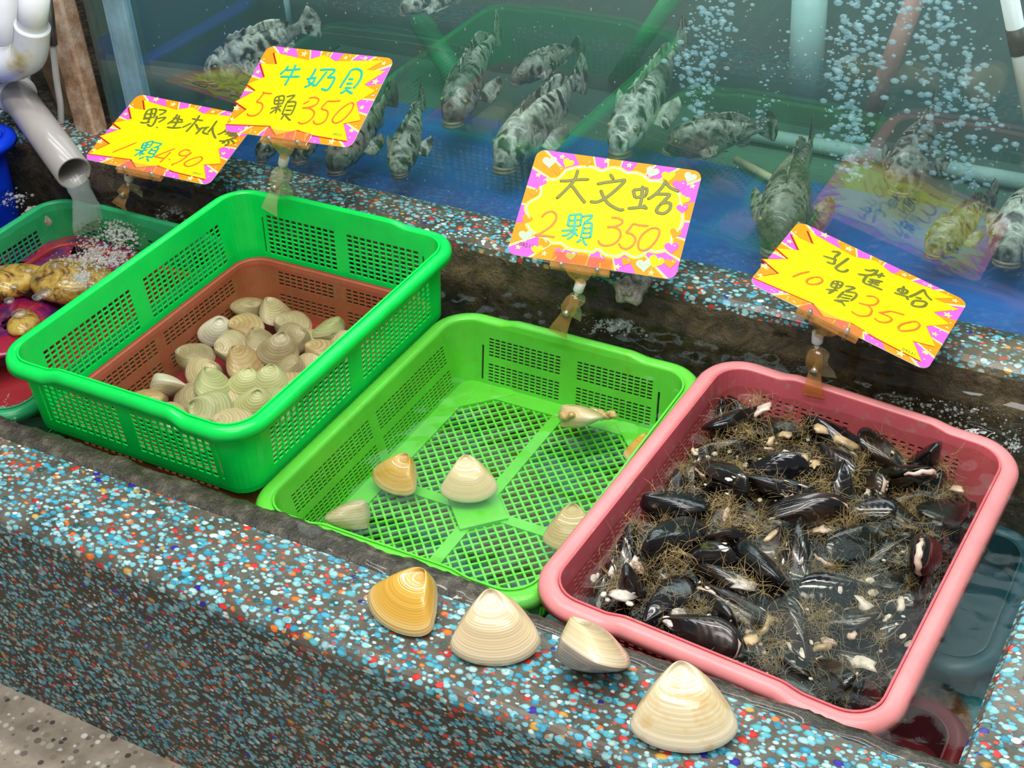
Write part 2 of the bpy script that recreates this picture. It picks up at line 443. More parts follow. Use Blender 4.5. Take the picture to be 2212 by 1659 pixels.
# cloudy tank water
m, nt = new_mat('cloudy_tank_water')
vs = nd(nt, 'ShaderNodeVolumeScatter'); vs.inputs['Color'].default_value = (.46, .80, .80, 1); vs.inputs['Density'].default_value = .34; vs.inputs['Anisotropy'].default_value = .35
va = nd(nt, 'ShaderNodeVolumeAbsorption'); va.inputs['Color'].default_value = (.35, .75, .70, 1); va.inputs['Density'].default_value = .55
ads = nd(nt, 'ShaderNodeAddShader'); lk(nt, vs.outputs[0], ads.inputs[0]); lk(nt, va.outputs[0], ads.inputs[1])
o_ = nd(nt, 'ShaderNodeOutputMaterial'); lk(nt, ads.outputs[0], o_.inputs['Volume'])
v, f = box(TX0 + .004, TX1 - .004, YG + .013, TY1 - .003, TF + .001, .66)
struct(mesh_obj('tank_water', v, f, m, None, False), 'cloudy green water of the fish tank')
M_FRAME = mat_plain('weathered_blue_grey_metal', (.22, .36, .44), .35, .3, 18)
a = atY(246, 10, YG - .004)
b0 = atY(283, 215, YG - .004)
fx = (a[0] + b0[0]) / 2
mb = MB()
mb.add(*box(fx - .013, fx + .013, YG - .008, YG + .02, ZK, .74)); mb.add(*box(fx - .003, fx + .004, YG - .012, YG - .007, ZK, .74)); mb.add(*box(fx + .013, fx + .020, YG - .004, YG + .006, ZK, .74))
struct(mb.build('trim_3', M_FRAME, None, False), 'weathered blue grey corner frame of the fish tank')
# pale ledge strip along the back of the tank floor
M_PALE = mat_plain('pale_aqua_plastic', (.30, .42, .39), .5, .2, 12)
p0 = at(1600, 285, TF + .012); p1 = at(2240, 398, TF + .012)
v, f = tube([p0, p1], .012, 12); tag(mesh_obj('pipe', v, f, M_PALE), 'pale pipe lying along the back of the tank floor', 'pipe')

# ================================================================ baskets
def mat_plastic(name, color, rough=0.32, glow=0.0, dirt=None, translucent=.25):
    m, nt = new_mat(name)
    co = objco(nt)
    n = noise(nt, 22, 4, .6, co)
    base = ramp(nt, n.outputs[0], [(.3, tuple(x * .88 for x in color)), (.7, tuple(min(1, x * 1.06) for x in color))])
    if dirt:
        n2 = noise(nt, 70, 5, .7, co)
        base = mixc(nt, ramp(nt, n2.outputs[0], [(.55, (0, 0, 0)), (.75, (.8, .8, .8))]), base, dirt)
    p = princ(nt, base, rough, None, .5, coat=.2)
    tl = nd(nt, 'ShaderNodeBsdfTranslucent'); lk(nt, base, tl.inputs[0])
    mx = nd(nt, 'ShaderNodeMixShader', i_0=translucent); lk(nt, p, mx.inputs[1]); lk(nt, tl.outputs[0], mx.inputs[2])
    out(nt, mx.outputs[0]); return m
def rr_path(hw, hl, r, marks=None, arc_n=7):
    """stations round a rounded rectangle: list of (x, y, nx, ny, side, coordinate along side)"""
    o = []
    mk = marks or {}
    def line(side, a, b, nx, ny):
        L = math.hypot(b[0] - a[0], b[1] - a[1])
        ts = sorted(set([0.0] + [t for t in mk.get(side, []) if 0 < t < L] + [L]))
        for t in ts:
            o.append((a[0] + (b[0] - a[0]) * t / L, a[1] + (b[1] - a[1]) * t / L, nx, ny, side, t))
    def arc(cx, cy, a0):
        for k in range(1, arc_n):
            a = a0 + PI / 2 * k / arc_n
            o.append((cx + r * math.cos(a), cy + r * math.sin(a), math.cos(a), math.sin(a), -1, 0))
    line(0, (-hw + r, -hl), (hw - r, -hl), 0, -1); arc(hw - r, -hl + r, -PI / 2)
    line(1, (hw, -hl + r), (hw, hl - r), 1, 0); arc(hw - r, hl - r, 0)
    line(2, (hw - r, hl), (-hw + r, hl), 0, 1); arc(-hw + r, hl - r, PI / 2)
    line(3, (-hw, hl - r), (-hw, -hl + r), -1, 0); arc(-hw + r, -hl + r, PI)
    return o
def hole_marks(L, pitch, hole, post=.016, margin=.012, posts=1):
    """boundaries along a side of length L and which intervals are holes"""
    segs = []; cuts = [margin] + sum([[L * (k + 1) / (posts + 1) - post / 2, L * (k + 1) / (posts + 1) + post / 2] for k in range(posts)], []) + [L - margin]
    for a, b in zip(cuts[0::2], cuts[1::2]):
        n = max(1, int((b - a + pitch - hole) / pitch)); p0 = (a + b) / 2 - (n * pitch - (pitch - hole)) / 2
        for k in range(n): segs.append((round(p0 + k * pitch, 5), round(p0 + k * pitch + hole, 5)))
    return segs
def rim_lift(x, y, hw, hl, amount):
    e = max(0, 1 - abs(abs(y) - hl) / .02)
    if e <= 0: return 0.0
    t = min(1, max(0, (hw * .62 - abs(x)) / .026)); t = t * t * (3 - 2 * t)
    return amount * t
def basket(name, label, color_mat, loc, w, l, tiers, h, group=None, rotz=0, tilt=(0, 0), floor='mesh', draft=.16, rowh=.0066, holeh=.0051,
           pitch=.0103, hole=.0080, cat='basket', rim_w=.021, floor_mat=None, lift=.0055, slits=True, wall_label=None, wall_mat=None, dark=None, rim_drop=.013):
    t = thing(name, label, cat, loc, group)
    t.rotation_euler = (tilt[0], tilt[1], rotz)
    hw, hl, r = w / 2 - rim_w, l / 2 - rim_w, .034           # inner top edge of the wall
    sx = hole_marks(2 * hw - 2 * r, pitch, hole); sy = hole_marks(2 * hl - 2 * r, pitch, hole)
    slit = [(.0055, .0085)] if slits else []
    marks = {s: [q for ab in (sx if s in (0, 2) else sy) for q in ab] + ([.0055, .0085, (2 * hw - 2 * r) - .0085, (2 * hw - 2 * r) - .0055] if (slits and s in (0, 2)) else []) for s in range(4)}
    st = rr_path(hw, hl, r, marks)
    hs = {0: sx, 2: sx, 1: sy, 3: sy}
    # rows: (z_top, z_bottom, is_hole_row)
    zs = [0.0]; holerow = []
    for (zt, zb) in tiers:
        zs.append(-zt); holerow.append(False)
        z = zt
        while z + holeh <= zb + 1e-6:
            zs.append(-(z + holeh)); holerow.append(True)
            z += rowh
            if z + holeh <= zb + 1e-6: zs.append(-z); holerow.append(False)
    zs.append(-h); holerow.append(False)
    n = len(st); v = []; f = []
    for z in zs:
        for (x, y, nx, ny, s, c) in st: v.append((x + nx * z * draft, y + ny * z * draft, z + (rim_lift(x, y, hw, hl, lift) if z > -.004 else 0)))
    sd = [a[4] for a in st]; cc = [a[5] for a in st]
    slz = -.030
    for j in range(len(zs) - 1):
        for i in range(n):
            i2 = (i + 1) % n
            if sd[i] >= 0 and sd[i] == sd[i2]:
                mid = (cc[i] + cc[i2]) / 2; L = 2 * hw - 2 * r
                if holerow[j] and any(a < mid < b for a, b in hs[sd[i]]): continue
                if slits and sd[i] in (0, 2) and (.0055 < mid < .0085 or L - .0085 < mid < L - .0055) and zs[j] < slz and zs[j + 1] > -h + .004: continue
            f.append((j * n + i, j * n + i2, (j + 1) * n + i2, (j + 1) * n + i))
    wl = mesh_obj('wall', v, f, wall_mat or color_mat, t, False)
    if wall_label: wl['label'] = wall_label
    md = wl.modifiers.new('thick', 'SOLIDIFY'); md.thickness = .0022; md.offset = 1
    # rim: closed rolled profile swept round the top
    k_ = rim_w / .021
    prof = [(-.0008, -.014), (-.0008, -.004), (.0010, -.0005), (.0045, .0012), (.0105 * k_, .0012), (.0155 * k_, -.0006), (.0192 * k_, -.0050), (.0205 * k_, -rim_drop), (.0188 * k_, -rim_drop),
            (.0172 * k_, -.0062), (.0140 * k_, -.0030), (.0100 * k_, -.0016), (.0052, -.0018), (.0030, -.0040), (.0022, -.014)]
    st2 = rr_path(hw, hl, r, {0: np.linspace(.004, 2 * (hw - r), 50), 2: np.linspace(.004, 2 * (hw - r), 50), 1: np.linspace(.02, 2 * (hl - r), 12), 3: np.linspace(.02, 2 * (hl - r), 12)}, 12)
    n2 = len(st2); m2 = len(prof); v = []; f = []
    for (x, y, nx, ny, s, c) in st2:
        lf = rim_lift(x, y, hw, hl, lift); tt = lf / lift if lift else 0
        for (o_, z) in prof:
            oo = o_ * (1 - .16 * tt) if o_ > 0 else o_
            v.append((x + nx * oo, y + ny * oo, z + lf))
    for i in range(n2):
        i2 = (i + 1) % n2
        for k in range(m2):
            k2 = (k + 1) % m2; f.append((i * m2 + k, i2 * m2 + k, i2 * m2 + k2, i * m2 + k2))
    rm = mesh_obj('rim', v, f, color_mat, t, True)
    # bottom
    bw, bl = hw - draft * h, hl - draft * h
    if floor == 'lattice':
        g = MB(); zf = -h
        d = .0104; wd = .0027
        R = bw + bl
        for sgn in (1, -1):
            k = -R
            while k < R:
                # strand x*sgn + y = k clipped to the bottom rectangle
                pts = []
                for x in (-bw, bw):
                    y = k - sgn * x
                    if -bl <= y <= bl: pts.append((x, y))
                for y in (-bl, bl):
                    x = (k - y) * sgn
                    if -bw < x < bw: pts.append((x, y))
                if len(pts) >= 2:
                    a, b = pts[0], pts[-1]; L = math.hypot(b[0] - a[0], b[1] - a[1])
                    if L > .004:
                        nx, ny = -(b[1] - a[1]) / L * wd / 2, (b[0] - a[0]) / L * wd / 2
                        z0, z1 = (zf - .0012, zf + .0014) if sgn > 0 else (zf - .0024, zf + .0006)
                        q = [(a[0] + nx, a[1] + ny), (b[0] + nx, b[1] + ny), (b[0] - nx, b[1] - ny), (a[0] - nx, a[1] - ny)]
                        g.add([(x, y, z0) for x, y in q] + [(x, y, z1) for x, y in q], BOXF)
                k += d * 1.414
        fl = g.build('bottom_mesh', floor_mat or color_mat, t, False)
        g = MB(); zt, zb = zf + .0024, zf - .003; cnt = [0]
        def bar(x0, y0, x1, y1, ww):
            L = math.hypot(x1 - x0, y1 - y0); nx, ny = -(y1 - y0) / L * ww / 2, (x1 - x0) / L * ww / 2
            q = [(x0 + nx, y0 + ny), (x1 + nx, y1 + ny), (x1 - nx, y1 - ny), (x0 - nx, y0 - ny)]
            cnt[0] += 1; e_ = cnt[0] * .0002
            g.add([(x, y, zb - e_) for x, y in q] + [(x, y, zt + e_) for x, y in q], BOXF)
        bar(0, -bl, 0, bl, .015); bar(-bw, -.03, bw, -.03, .014)
        e = .013
        bar(-bw, -bl + e, bw, -bl + e, 2 * e); bar(-bw, bl - e, bw, bl - e, 2 * e); bar(-bw + e, -bl, -bw + e, bl, 2 * e); bar(bw - e, -bl, bw - e, bl, 2 * e)
        for sx_ in (-1, 1):
            for sy_ in (-1, 1): bar(sx_ * bw, sy_ * (bl - .07), sx_ * (bw - .07), sy_ * bl, .022)
        q = [(.040 * math.cos(a), -.03 + .040 * math.sin(a)) for a in [2 * PI * k / 4 for k in range(4)]]
        g.add([(x, y, zb) for x, y in q] + [(x, y, zt + .0034) for x, y in q], BOXF)
        g.build('bottom_rib', color_mat, t, False)
    elif floor == 'plate':
        g = MB(); g.add(*box(-bw, bw, -bl, bl, -h - .002, -h)); g.build('bottom', floor_mat or color_mat, t, False)
    return t
M_GREEN = mat_plastic('vivid_green_plastic', (.003, .86, .12), .28)
M_LIME = mat_plastic('light_green_plastic', (.16, .78, .065), .30, dirt=(.22, .56, .03))
M_TEAL = mat_plastic('sea_green_plastic', (.03, .46, .17), .35)
M_PINK = mat_plastic('pink_plastic', (.93, .34, .34), .34)
M_PINKW = mat_plastic('pink_plastic_algae', (.74, .14, .17), .45, dirt=(.48, .38, .24))
M_ORANGE = mat_plastic('orange_red_plastic', (.52, .13, .07), .45, dirt=(.30, .24, .14))
M_RED = mat_plastic('red_plastic', (.42, .03, .045), .45)
M_BLUE = mat_plastic('blue_plastic', (.004, .055, .80), .30)
BW, BL = .368, .462
X1 = (-1.255 - .882) / 2; Y1 = (.897 + 1.358) / 2
# vivid green basket on an orange one, the milk clams inside
basket('orange_basket', 'orange red basket under water beneath the vivid green basket', M_ORANGE, (X1, Y1, -.014), BW - .056, BL - .054, [(.012, .036), (.046, .066)], .078,
       floor='plate', draft=.10, rim_w=.006, lift=0, slits=False, floor_mat=M_RED, rowh=.0055, holeh=.0033)
basket('green_basket', 'vivid green basket full of clams, standing highest of the baskets', M_GREEN, (X1, Y1, .074), BW, BL, [(.026, .084)], .100, group='plastic shellfish baskets', floor=None, draft=.07, rim_w=.015)
# light green basket
X2 = (-.905 - .537) / 2; Y2 = (.882 + 1.322) / 2 + .010
basket('light_green_basket', 'light green basket with only a few big clams on its mesh bottom', M_LIME, (X2, Y2, -.018), BW, BL - .006, [(.019, .048), (.054, .080)], .086, group='plastic shellfish baskets',
       floor='lattice', draft=.18, rowh=.0044, holeh=.0029, pitch=.0086, hole=.0068)
# pink basket
X3 = (-.553 - .181) / 2 + .003; Y3 = (.882 + 1.345) / 2 + .002
basket('pink_basket', 'pink basket heaped with black mussels', M_PINK, (X3, Y3, -.006), BW + .004, BL + .006, [(.026, .062), (.072, .095)], .11, group='plastic shellfish baskets',
       floor='plate', draft=.12, tilt=(0, math.radians(3.2)), rotz=math.radians(-1.5), rowh=.0058, holeh=.0032, pitch=.0100, hole=.0058, wall_mat=M_PINKW, slits=False)
# sea green basket at the back left, under the running water
X0 = -1.605 + BW / 2; Y0 = 1.352 - BL / 2
basket('red_basket', 'red basket bottom under water inside the sea green basket', M_RED, (X0, Y0, -.060), BW - .07, BL - .07, [(.010, .034)], .06, floor='plate', draft=.10, rim_w=.012, lift=0, slits=False)
basket('sea_green_basket', 'half sunken sea green basket under the running pipe', M_TEAL, (X0, Y0, -.012), BW, BL, [(.026, .075)], .088, group='plastic shellfish baskets', floor=None, draft=.10, rim_w=.016)
# blue basket at the left edge
bc = at(58, 283, .06)
basket('blue_basket', 'bright blue basket at the left behind the sea green basket', M_BLUE, (bc[0] - .165, bc[1] - .20, .06), .33, .42, [(.034, .085)], .15, group='plastic shellfish baskets', floor='plate', draft=.06, pitch=.014, hole=.006, rowh=.012, holeh=.006, slits=False)
# sunken baskets seen through the water right of the pink one
basket('dark_red_basket', 'dark red basket sunk under the pink basket', mat_plastic('dark_red_plastic', (.24, .014, .022), .45), (X3 + .056, .985, -.150), .34, .19, [(.02, .035)], .045, floor='plate', draft=.06, slits=False, lift=0)
basket('sunken_blue_basket', 'blue basket sunk under the right side of the pink basket', mat_plastic('dull_blue_plastic', (.03, .15, .21), .4), (X3 + .056, 1.245, -.150), .34, .25, [(.02, .035)], .045, floor='plate', draft=.06, slits=False, lift=0)

# ================================================================ price cards and their clips
CARDS = eval('''{'T':{1:{'name':[[[-679,438],[-665,350],[-626,260]],[[-679,438],[-610,484],[-554,471],[-497,303]],[[-647,355],[-533,394]],[[-625,269],[-505,315]],[[-624,462],[-554,306],[-533,184]],[[-647,245],[-540,282]],[[-643,173],[-569,175],[-498,215]],[[-529,487],[-418,497],[-404,451],[-449,379]],[[-458,295],[-336,363],[-340,304],[-376,240]],[[-473,364],[-431,229],[-435,137],[-518,161]],[[-342,126],[-326,148]],[[-197,472],[-181,367],[-225,238]],[[-216,380],[-122,383],[-39,369]],[[-205,285],[-118,308],[-16,342]],[[-154,457],[-108,314],[-100,190]],[[-197,182],[-86,190],[18,230]],[[66,442],[156,438],[255,442]],[[140,534],[154,419],[147,273],[135,159]],[[112,354],[28,224]],[[180,354],[300,242]],[[321,319],[309,227],[300,153]],[[282,273],[354,310],[414,344]],[[451,497],[460,356],[455,230]],[[388,319],[381,219],[492,201]],[[460,356],[529,250],[637,146]],[[683,362],[662,285],[615,228]],[[676,306],[932,366]],[[714,263],[868,340],[823,257]],[[777,245],[894,294],[881,202]],[[705,120],[796,144],[912,263]],[[814,114],[766,84]],[[801,181],[868,111],[832,49]],[[847,193],[948,132]]],'price':[[[-681,-506],[-597,-405],[-447,-223]],[[172,-189],[69,-304],[-34,-419]],[[-34,-419],[60,-419],[149,-412]],[[151,-273],[131,-383],[115,-508]],[[200,-419],[231,-416]],[[422,-183],[335,-172],[282,-238],[302,-293],[368,-293],[435,-249],[442,-195]],[[436,-196],[411,-342],[347,-454],[304,-491],[329,-510]],[[598,-257],[511,-332],[467,-412],[498,-464],[575,-460],[646,-381],[669,-289],[632,-248],[598,-257]]],'unit':[[[-345,-213],[-316,-312]],[[-345,-213],[-235,-140],[-213,-196],[-210,-265]],[[-333,-263],[-232,-210]],[[-316,-312],[-210,-265]],[[-300,-166],[-261,-314],[-257,-470]],[[-390,-366],[-288,-357],[-205,-317]],[[-279,-372],[-326,-489]],[[-292,-393],[-195,-419]],[[-209,-159],[-74,-159],[-129,-244]],[[-152,-250],[-79,-239],[-62,-331],[-54,-450]],[[-159,-261],[-158,-391]],[[-154,-312],[-64,-305]],[[-151,-381],[-56,-373]],[[-165,-445],[-43,-447]],[[-167,-463],[-230,-524]],[[-123,-469],[-54,-537]]]},2:{'name':[[[-525,430],[-541,351],[-591,269]],[[-532,352],[-421,369],[-306,397]],[[-566,238],[-434,250],[-254,274]],[[-421,460],[-410,347],[-416,214],[-422,100]],[[-78,432],[-77,338],[-88,215],[-15,176],[54,147]],[[-12,280],[-19,185],[-108,109]],[[-140,246],[9,292]],[[-5,412],[93,433],[225,438],[192,341],[167,301]],[[167,301],[275,317],[286,221],[261,107],[156,122]],[[115,407],[90,292],[54,147]],[[469,466],[461,372],[445,259],[437,165]],[[469,466],[544,493],[628,466],[670,378],[670,267],[633,179]],[[497,317],[578,330]],[[497,242],[595,258]],[[504,173],[612,186]],[[550,169],[529,121],[479,78]],[[554,142],[620,113],[670,101]]],'price':[[[-549,-47],[-646,-55],[-717,-45]],[[-680,-44],[-708,-151],[-730,-216]],[[-732,-211],[-632,-226],[-586,-295],[-601,-390],[-670,-436],[-744,-436],[-783,-404]],[[7,-156],[80,-86]],[[48,-58],[124,-30],[208,-57],[209,-130],[146,-184],[20,-218]],[[20,-218],[143,-212],[239,-264],[249,-354],[199,-433],[124,-462],[69,-441]],[[550,-33],[438,-56],[353,-63]],[[353,-63],[322,-144],[314,-200]],[[314,-200],[418,-214],[464,-290],[456,-382],[395,-435],[320,-427],[286,-386]],[[699,-51],[621,-143],[572,-258],[564,-349],[633,-385],[711,-330],[768,-196],[769,-88],[740,-46],[699,-51]]],'unit':[[[-474,-104],[-441,-202]],[[-474,-104],[-367,-62],[-323,-113],[-317,-196]],[[-455,-157],[-331,-133]],[[-437,-211],[-313,-186]],[[-422,-79],[-363,-230],[-344,-357]],[[-453,-288],[-363,-248],[-303,-222]],[[-354,-266],[-429,-368]],[[-345,-265],[-276,-312]],[[-306,-74],[-191,-32],[-220,-100],[-257,-152]],[[-253,-160],[-129,-136],[-98,-233],[-96,-344]],[[-253,-160],[-242,-270],[-237,-353]],[[-222,-221],[-116,-199]],[[-217,-285],[-115,-272]],[[-237,-353],[-96,-344]],[[-198,-357],[-210,-441]],[[-177,-363],[-95,-417],[-53,-430]]]},3:{'name':[[[-640,333],[-553,347],[-441,381],[-290,408]],[[-461,517],[-459,420],[-486,324],[-546,206],[-619,86]],[[-496,305],[-438,256],[-358,177],[-289,114],[-257,86]],[[-60,519],[5,451]],[[-183,359],[-86,398],[25,432],[148,473]],[[149,468],[98,374],[12,245],[-70,157],[-134,119],[-208,119]],[[-118,290],[-69,215],[12,129],[113,80],[190,63],[222,84]],[[266,351],[296,290],[313,251]],[[266,351],[349,372],[425,392],[434,295]],[[313,251],[374,272],[441,296]],[[366,424],[384,320],[397,224],[397,117]],[[263,96],[338,116],[435,140],[496,129]],[[434,172],[490,124]],[[624,539],[597,436],[536,328],[466,251]],[[632,507],[696,452],[814,413]],[[534,336],[618,349],[711,356],[677,285],[626,195]],[[622,211],[686,246],[746,239],[755,167],[705,102],[634,99],[605,127],[624,203]]],'price':[[[-727,-188],[-698,-126],[-633,-90],[-574,-114],[-550,-175],[-572,-261],[-627,-336],[-698,-405],[-744,-428],[-677,-426],[-589,-419],[-499,-420]],[[102,-53],[174,-49],[238,-71],[236,-120],[173,-163],[84,-189]],[[83,-186],[161,-173],[243,-208],[266,-301],[215,-390],[123,-429],[54,-417],[21,-374]],[[563,-91],[464,-99],[375,-92]],[[375,-92],[349,-166],[319,-220]],[[319,-220],[394,-231],[451,-286],[442,-368],[384,-426],[317,-421],[269,-373]],[[599,-117],[530,-193],[497,-295],[512,-388],[570,-418],[644,-366],[701,-244],[707,-147],[668,-106],[599,-117]]],'unit':[[[-404,-102],[-395,-167],[-389,-247]],[[-404,-102],[-321,-81],[-261,-79],[-239,-223]],[[-393,-174],[-259,-144]],[[-389,-247],[-239,-223]],[[-333,-91],[-306,-250],[-299,-363],[-351,-420]],[[-444,-322],[-353,-298],[-255,-274]],[[-320,-309],[-365,-366],[-427,-384]],[[-290,-312],[-233,-360]],[[-241,-100],[-188,-75],[-131,-66],[-160,-128],[-207,-177]],[[-205,-184],[-121,-163],[-100,-216],[-79,-358]],[[-205,-184],[-195,-280],[-192,-377]],[[-188,-247],[-111,-231]],[[-179,-310],[-102,-294]],[[-177,-375],[-81,-351]],[[-181,-392],[-225,-447]],[[-166,-389],[-122,-446],[-90,-457]]]},4:{'name':[[[-516,452],[-434,502],[-450,386]],[[-450,386],[-412,260],[-491,230]],[[-560,304],[-408,347]],[[-317,480],[-342,351],[-368,209],[-316,180],[-263,216],[-248,282]],[[23,521],[13,421],[-23,341]],[[-101,411],[-43,441],[-3,502]],[[-135,278],[-39,337],[18,407],[103,463]],[[64,458],[127,463]],[[83,504],[74,382]],[[-39,337],[-39,214],[-14,176]],[[-4,287],[142,356]],[[-1,234],[43,259]],[[28,307],[43,208]],[[61,325],[74,229]],[[70,284],[122,315]],[[76,241],[128,266]],[[-14,176],[82,199],[189,210]],[[329,381],[329,306]],[[329,381],[413,407],[413,332]],[[339,315],[423,341]],[[356,456],[383,304]],[[306,259],[389,285],[462,302]],[[442,284],[479,255]],[[557,565],[513,423],[462,302]],[[557,565],[609,487],[692,437]],[[522,357],[592,384]],[[532,291],[538,198],[607,224],[653,279],[654,354],[605,346],[532,291]]],'price':[[[-685,-303],[-640,-185],[-572,-71]],[[-496,-128],[-535,-214],[-522,-278],[-472,-269],[-418,-207],[-397,-125],[-439,-87],[-496,-128]],[[80,-23],[152,30],[215,2],[209,-90],[144,-161],[52,-196]],[[144,-161],[210,-199],[224,-306],[162,-386],[91,-403],[45,-384]],[[531,-27],[454,-49],[386,-75]],[[386,-75],[334,-146],[288,-200]],[[311,-191],[396,-175],[444,-202],[421,-283],[350,-335],[279,-316]],[[633,-79],[567,-186],[547,-275],[586,-312],[654,-250],[713,-162],[720,-72],[672,-44],[633,-79]]],'unit':[[[-300,-35],[-296,-145]],[[-300,-35],[-210,10],[-204,-110]],[[-295,-81],[-202,-46]],[[-293,-154],[-204,-110]],[[-257,-8],[-236,-164],[-266,-290]],[[-314,-236],[-200,-156]],[[-246,-173],[-263,-263]],[[-169,-28],[-71,26],[-138,-111]],[[-144,-129],[-39,-58],[-8,-104],[-26,-231]],[[-144,-129],[-160,-292]],[[-136,-184],[-34,-140]],[[-138,-247],[-40,-194]],[[-169,-337],[-36,-240]],[[-178,-346],[-83,-320]],[[-100,-311],[-43,-356]]]}},'burst':[[-853,615],[-273,549],[-56,663],[157,578],[873,670],[686,491],[975,505],[761,259],[970,183],[777,-32],[967,-288],[740,-371],[922,-624],[408,-605],[119,-557],[-161,-678],[-327,-548],[-997,-609],[-812,-342],[-1053,-241],[-830,-24],[-1014,58],[-801,207],[-972,409],[-710,428]],'stars2':[[-377,647],[-958,275],[-984,-34],[-996,-347],[-673,-640],[292,-620],[711,-671],[291,653],[590,676],[913,323],[903,-98],[914,-465],[-690,681],[902,627],[-973,-531]],'hearts':[[-833,573,'l',85],[-602,591,'y',68],[-693,476,'o',68],[-861,281,'p',64],[-912,131,'o',68],[-901,-241,'o',68],[-857,-455,'l',82],[-621,-522,'o',74],[-672,-612,'y',68],[-389,-612,'p',64],[-251,-629,'l',57],[96,-610,'p',64],[-369,627,'o',57],[435,626,'l',78],[639,599,'y',78],[896,623,'l',74],[800,501,'p',82],[900,321,'y',59],[899,199,'p',68],[890,-133,'o',68],[892,-324,'p',82],[410,-588,'o',59],[628,-599,'l',88],[755,-530,'y',88],[924,-524,'o',68]],'stars3':[[-696,662],[-924,373],[-144,687],[143,672],[950,511],[-572,-651],[330,-673],[734,-683],[-903,-618]],'cloud':[[-620,487],[-514,546],[-373,584],[-253,586],[-171,557],[-80,613],[37,622],[136,579],[236,595],[346,570],[432,517],[547,527],[658,487],[773,431],[847,361],[883,237],[933,115],[948,-11],[914,-113],[873,-184],[885,-293],[832,-374],[727,-415],[627,-416],[587,-487],[482,-529],[371,-492],[299,-552],[154,-552],[52,-497],[-22,-550],[-126,-544],[-183,-553],[-318,-544],[-405,-494],[-521,-505],[-640,-452],[-789,-403],[-900,-299],[-916,-186],[-964,-94],[-942,-7],[-837,109],[-858,240],[-806,332],[-679,369]],'codes':{1:[683,-575],2:[669,-566],3:[-909,-595],4:[697,-593]}}''')
CW, CH = .205, .145
POSE = {1: ((-1.3785, 1.3877, .1032), (.9946, .0948, -.0417), (-.0819, .9662, .2445), 1.0),
        2: ((-1.1584, 1.4267, .1897), (.998, .025, .0576), (-.0492, .8804, .4717), .97),
        3: ((-.7001, 1.3775, .1395), (.9842, .1742, -.0324), (-.131, .8385, .5289), 1.0),
        4: ((-.3759, 1.3397, .1329), (.9641, -.0179, -.2648), (.0177, .9998, -.003), 1.03)}
def card_frame(k):
    c, u, v, s = POSE[k]; c = CAM + (np.array(c) - CAM) * s; u = np.array(u); u /= np.linalg.norm(u); v = np.array(v); v -= u * np.dot(u, v); v /= np.linalg.norm(v)
    return c, u, v, np.cross(u, v), s
M_CY = mat_plain('fluorescent_yellow_print', (.93, .93, .0), .5, .02, 5, spec=.2)
M_CP = mat_plain('hot_pink_print', (.95, .10, .55), .5, .02, 5, spec=.2)
M_CO = mat_plain('orange_print', (1.0, .26, .005), .5, .02, 5, spec=.2)
M_CR = mat_plain('dark_red_print', (.30, .005, .01), .3, .02, 5)
M_CL = mat_plain('pale_yellow_print', (1.0, .72, .25), .5, .02, 5, spec=.2)
M_CG = mat_plain('pale_green_print', (.35, .82, .30), .3, .02, 5)
M_CW = mat_plain('white_print', (.95, .88, .80), .3, .02, 5)
M_PL = mat_plain('white_plastic', (.86, .86, .84), .3, .04, 20)
M_IO = mat_plain('olive_marker_ink', (.15, .14, .01), .4, .1, 60)
M_IT = mat_plain('teal_marker_ink', (.01, .38, .29), .4, .1, 60)
M_IR = mat_plain('orange_marker_ink', (.70, .16, .005), .4, .1, 60)
M_IK = mat_plain('black_print', (.03, .03, .02), .4, .05, 60)
CMATS = [M_CY, M_CP, M_CO, M_CR, M_CL, M_CG, M_CW]
def star(cx, cy, r, n=5, a0=PI / 2, k=.45):
    return [(cx + (r if i % 2 == 0 else r * k) * math.cos(a0 + PI * i / n), cy + (r if i % 2 == 0 else r * k) * math.sin(a0 + PI * i / n)) for i in range(2 * n)]
def heart(cx, cy, r, rot):
    o = []
    for i in range(24):
        t = 2 * PI * i / 24; x = 16 * math.sin(t) ** 3 / 17; y = (13 * math.cos(t) - 5 * math.cos(2 * t) - 2 * math.cos(3 * t) - math.cos(4 * t)) / 17
        o.append((cx + r * (x * math.cos(rot) - y * math.sin(rot)), cy + r * (x * math.sin(rot) + y * math.cos(rot))))
    return o
def rrect(w, h, r, n=6):
    o = []
    for cx, cy, a0 in ((w / 2 - r, h / 2 - r, 0), (-w / 2 + r, h / 2 - r, PI / 2), (-w / 2 + r, -h / 2 + r, PI), (w / 2 - r, -h / 2 + r, 1.5 * PI)):
        for k in range(n + 1): a = a0 + PI / 2 * k / n; o.append((cx + r * math.cos(a), cy + r * math.sin(a)))
    return o
def offset_poly(P, d):
    c = np.mean(P, axis=0); o = []
    n = len(P); A = np.array(P, float)
    ar = sum(A[i][0] * A[(i + 1) % n][1] - A[(i + 1) % n][0] * A[i][1] for i in range(n)); sg = 1 if ar > 0 else -1
    for i in range(n):
        e1 = A[i] - A[i - 1]; e2 = A[(i + 1) % n] - A[i]; e1 /= np.linalg.norm(e1) + 1e-9; e2 /= np.linalg.norm(e2) + 1e-9
        nn = np.array([e1[1] + e2[1], -(e1[0] + e2[0])]) * sg; L = np.linalg.norm(nn)
        nn = nn / L if L > 1e-6 else np.zeros(2)
        k = min(2.2, 1 / max(.3, math.sqrt(max(0, (1 + np.dot(e1, e2)) / 2))))
        o.append(tuple(A[i] + nn * d * k))
    return o
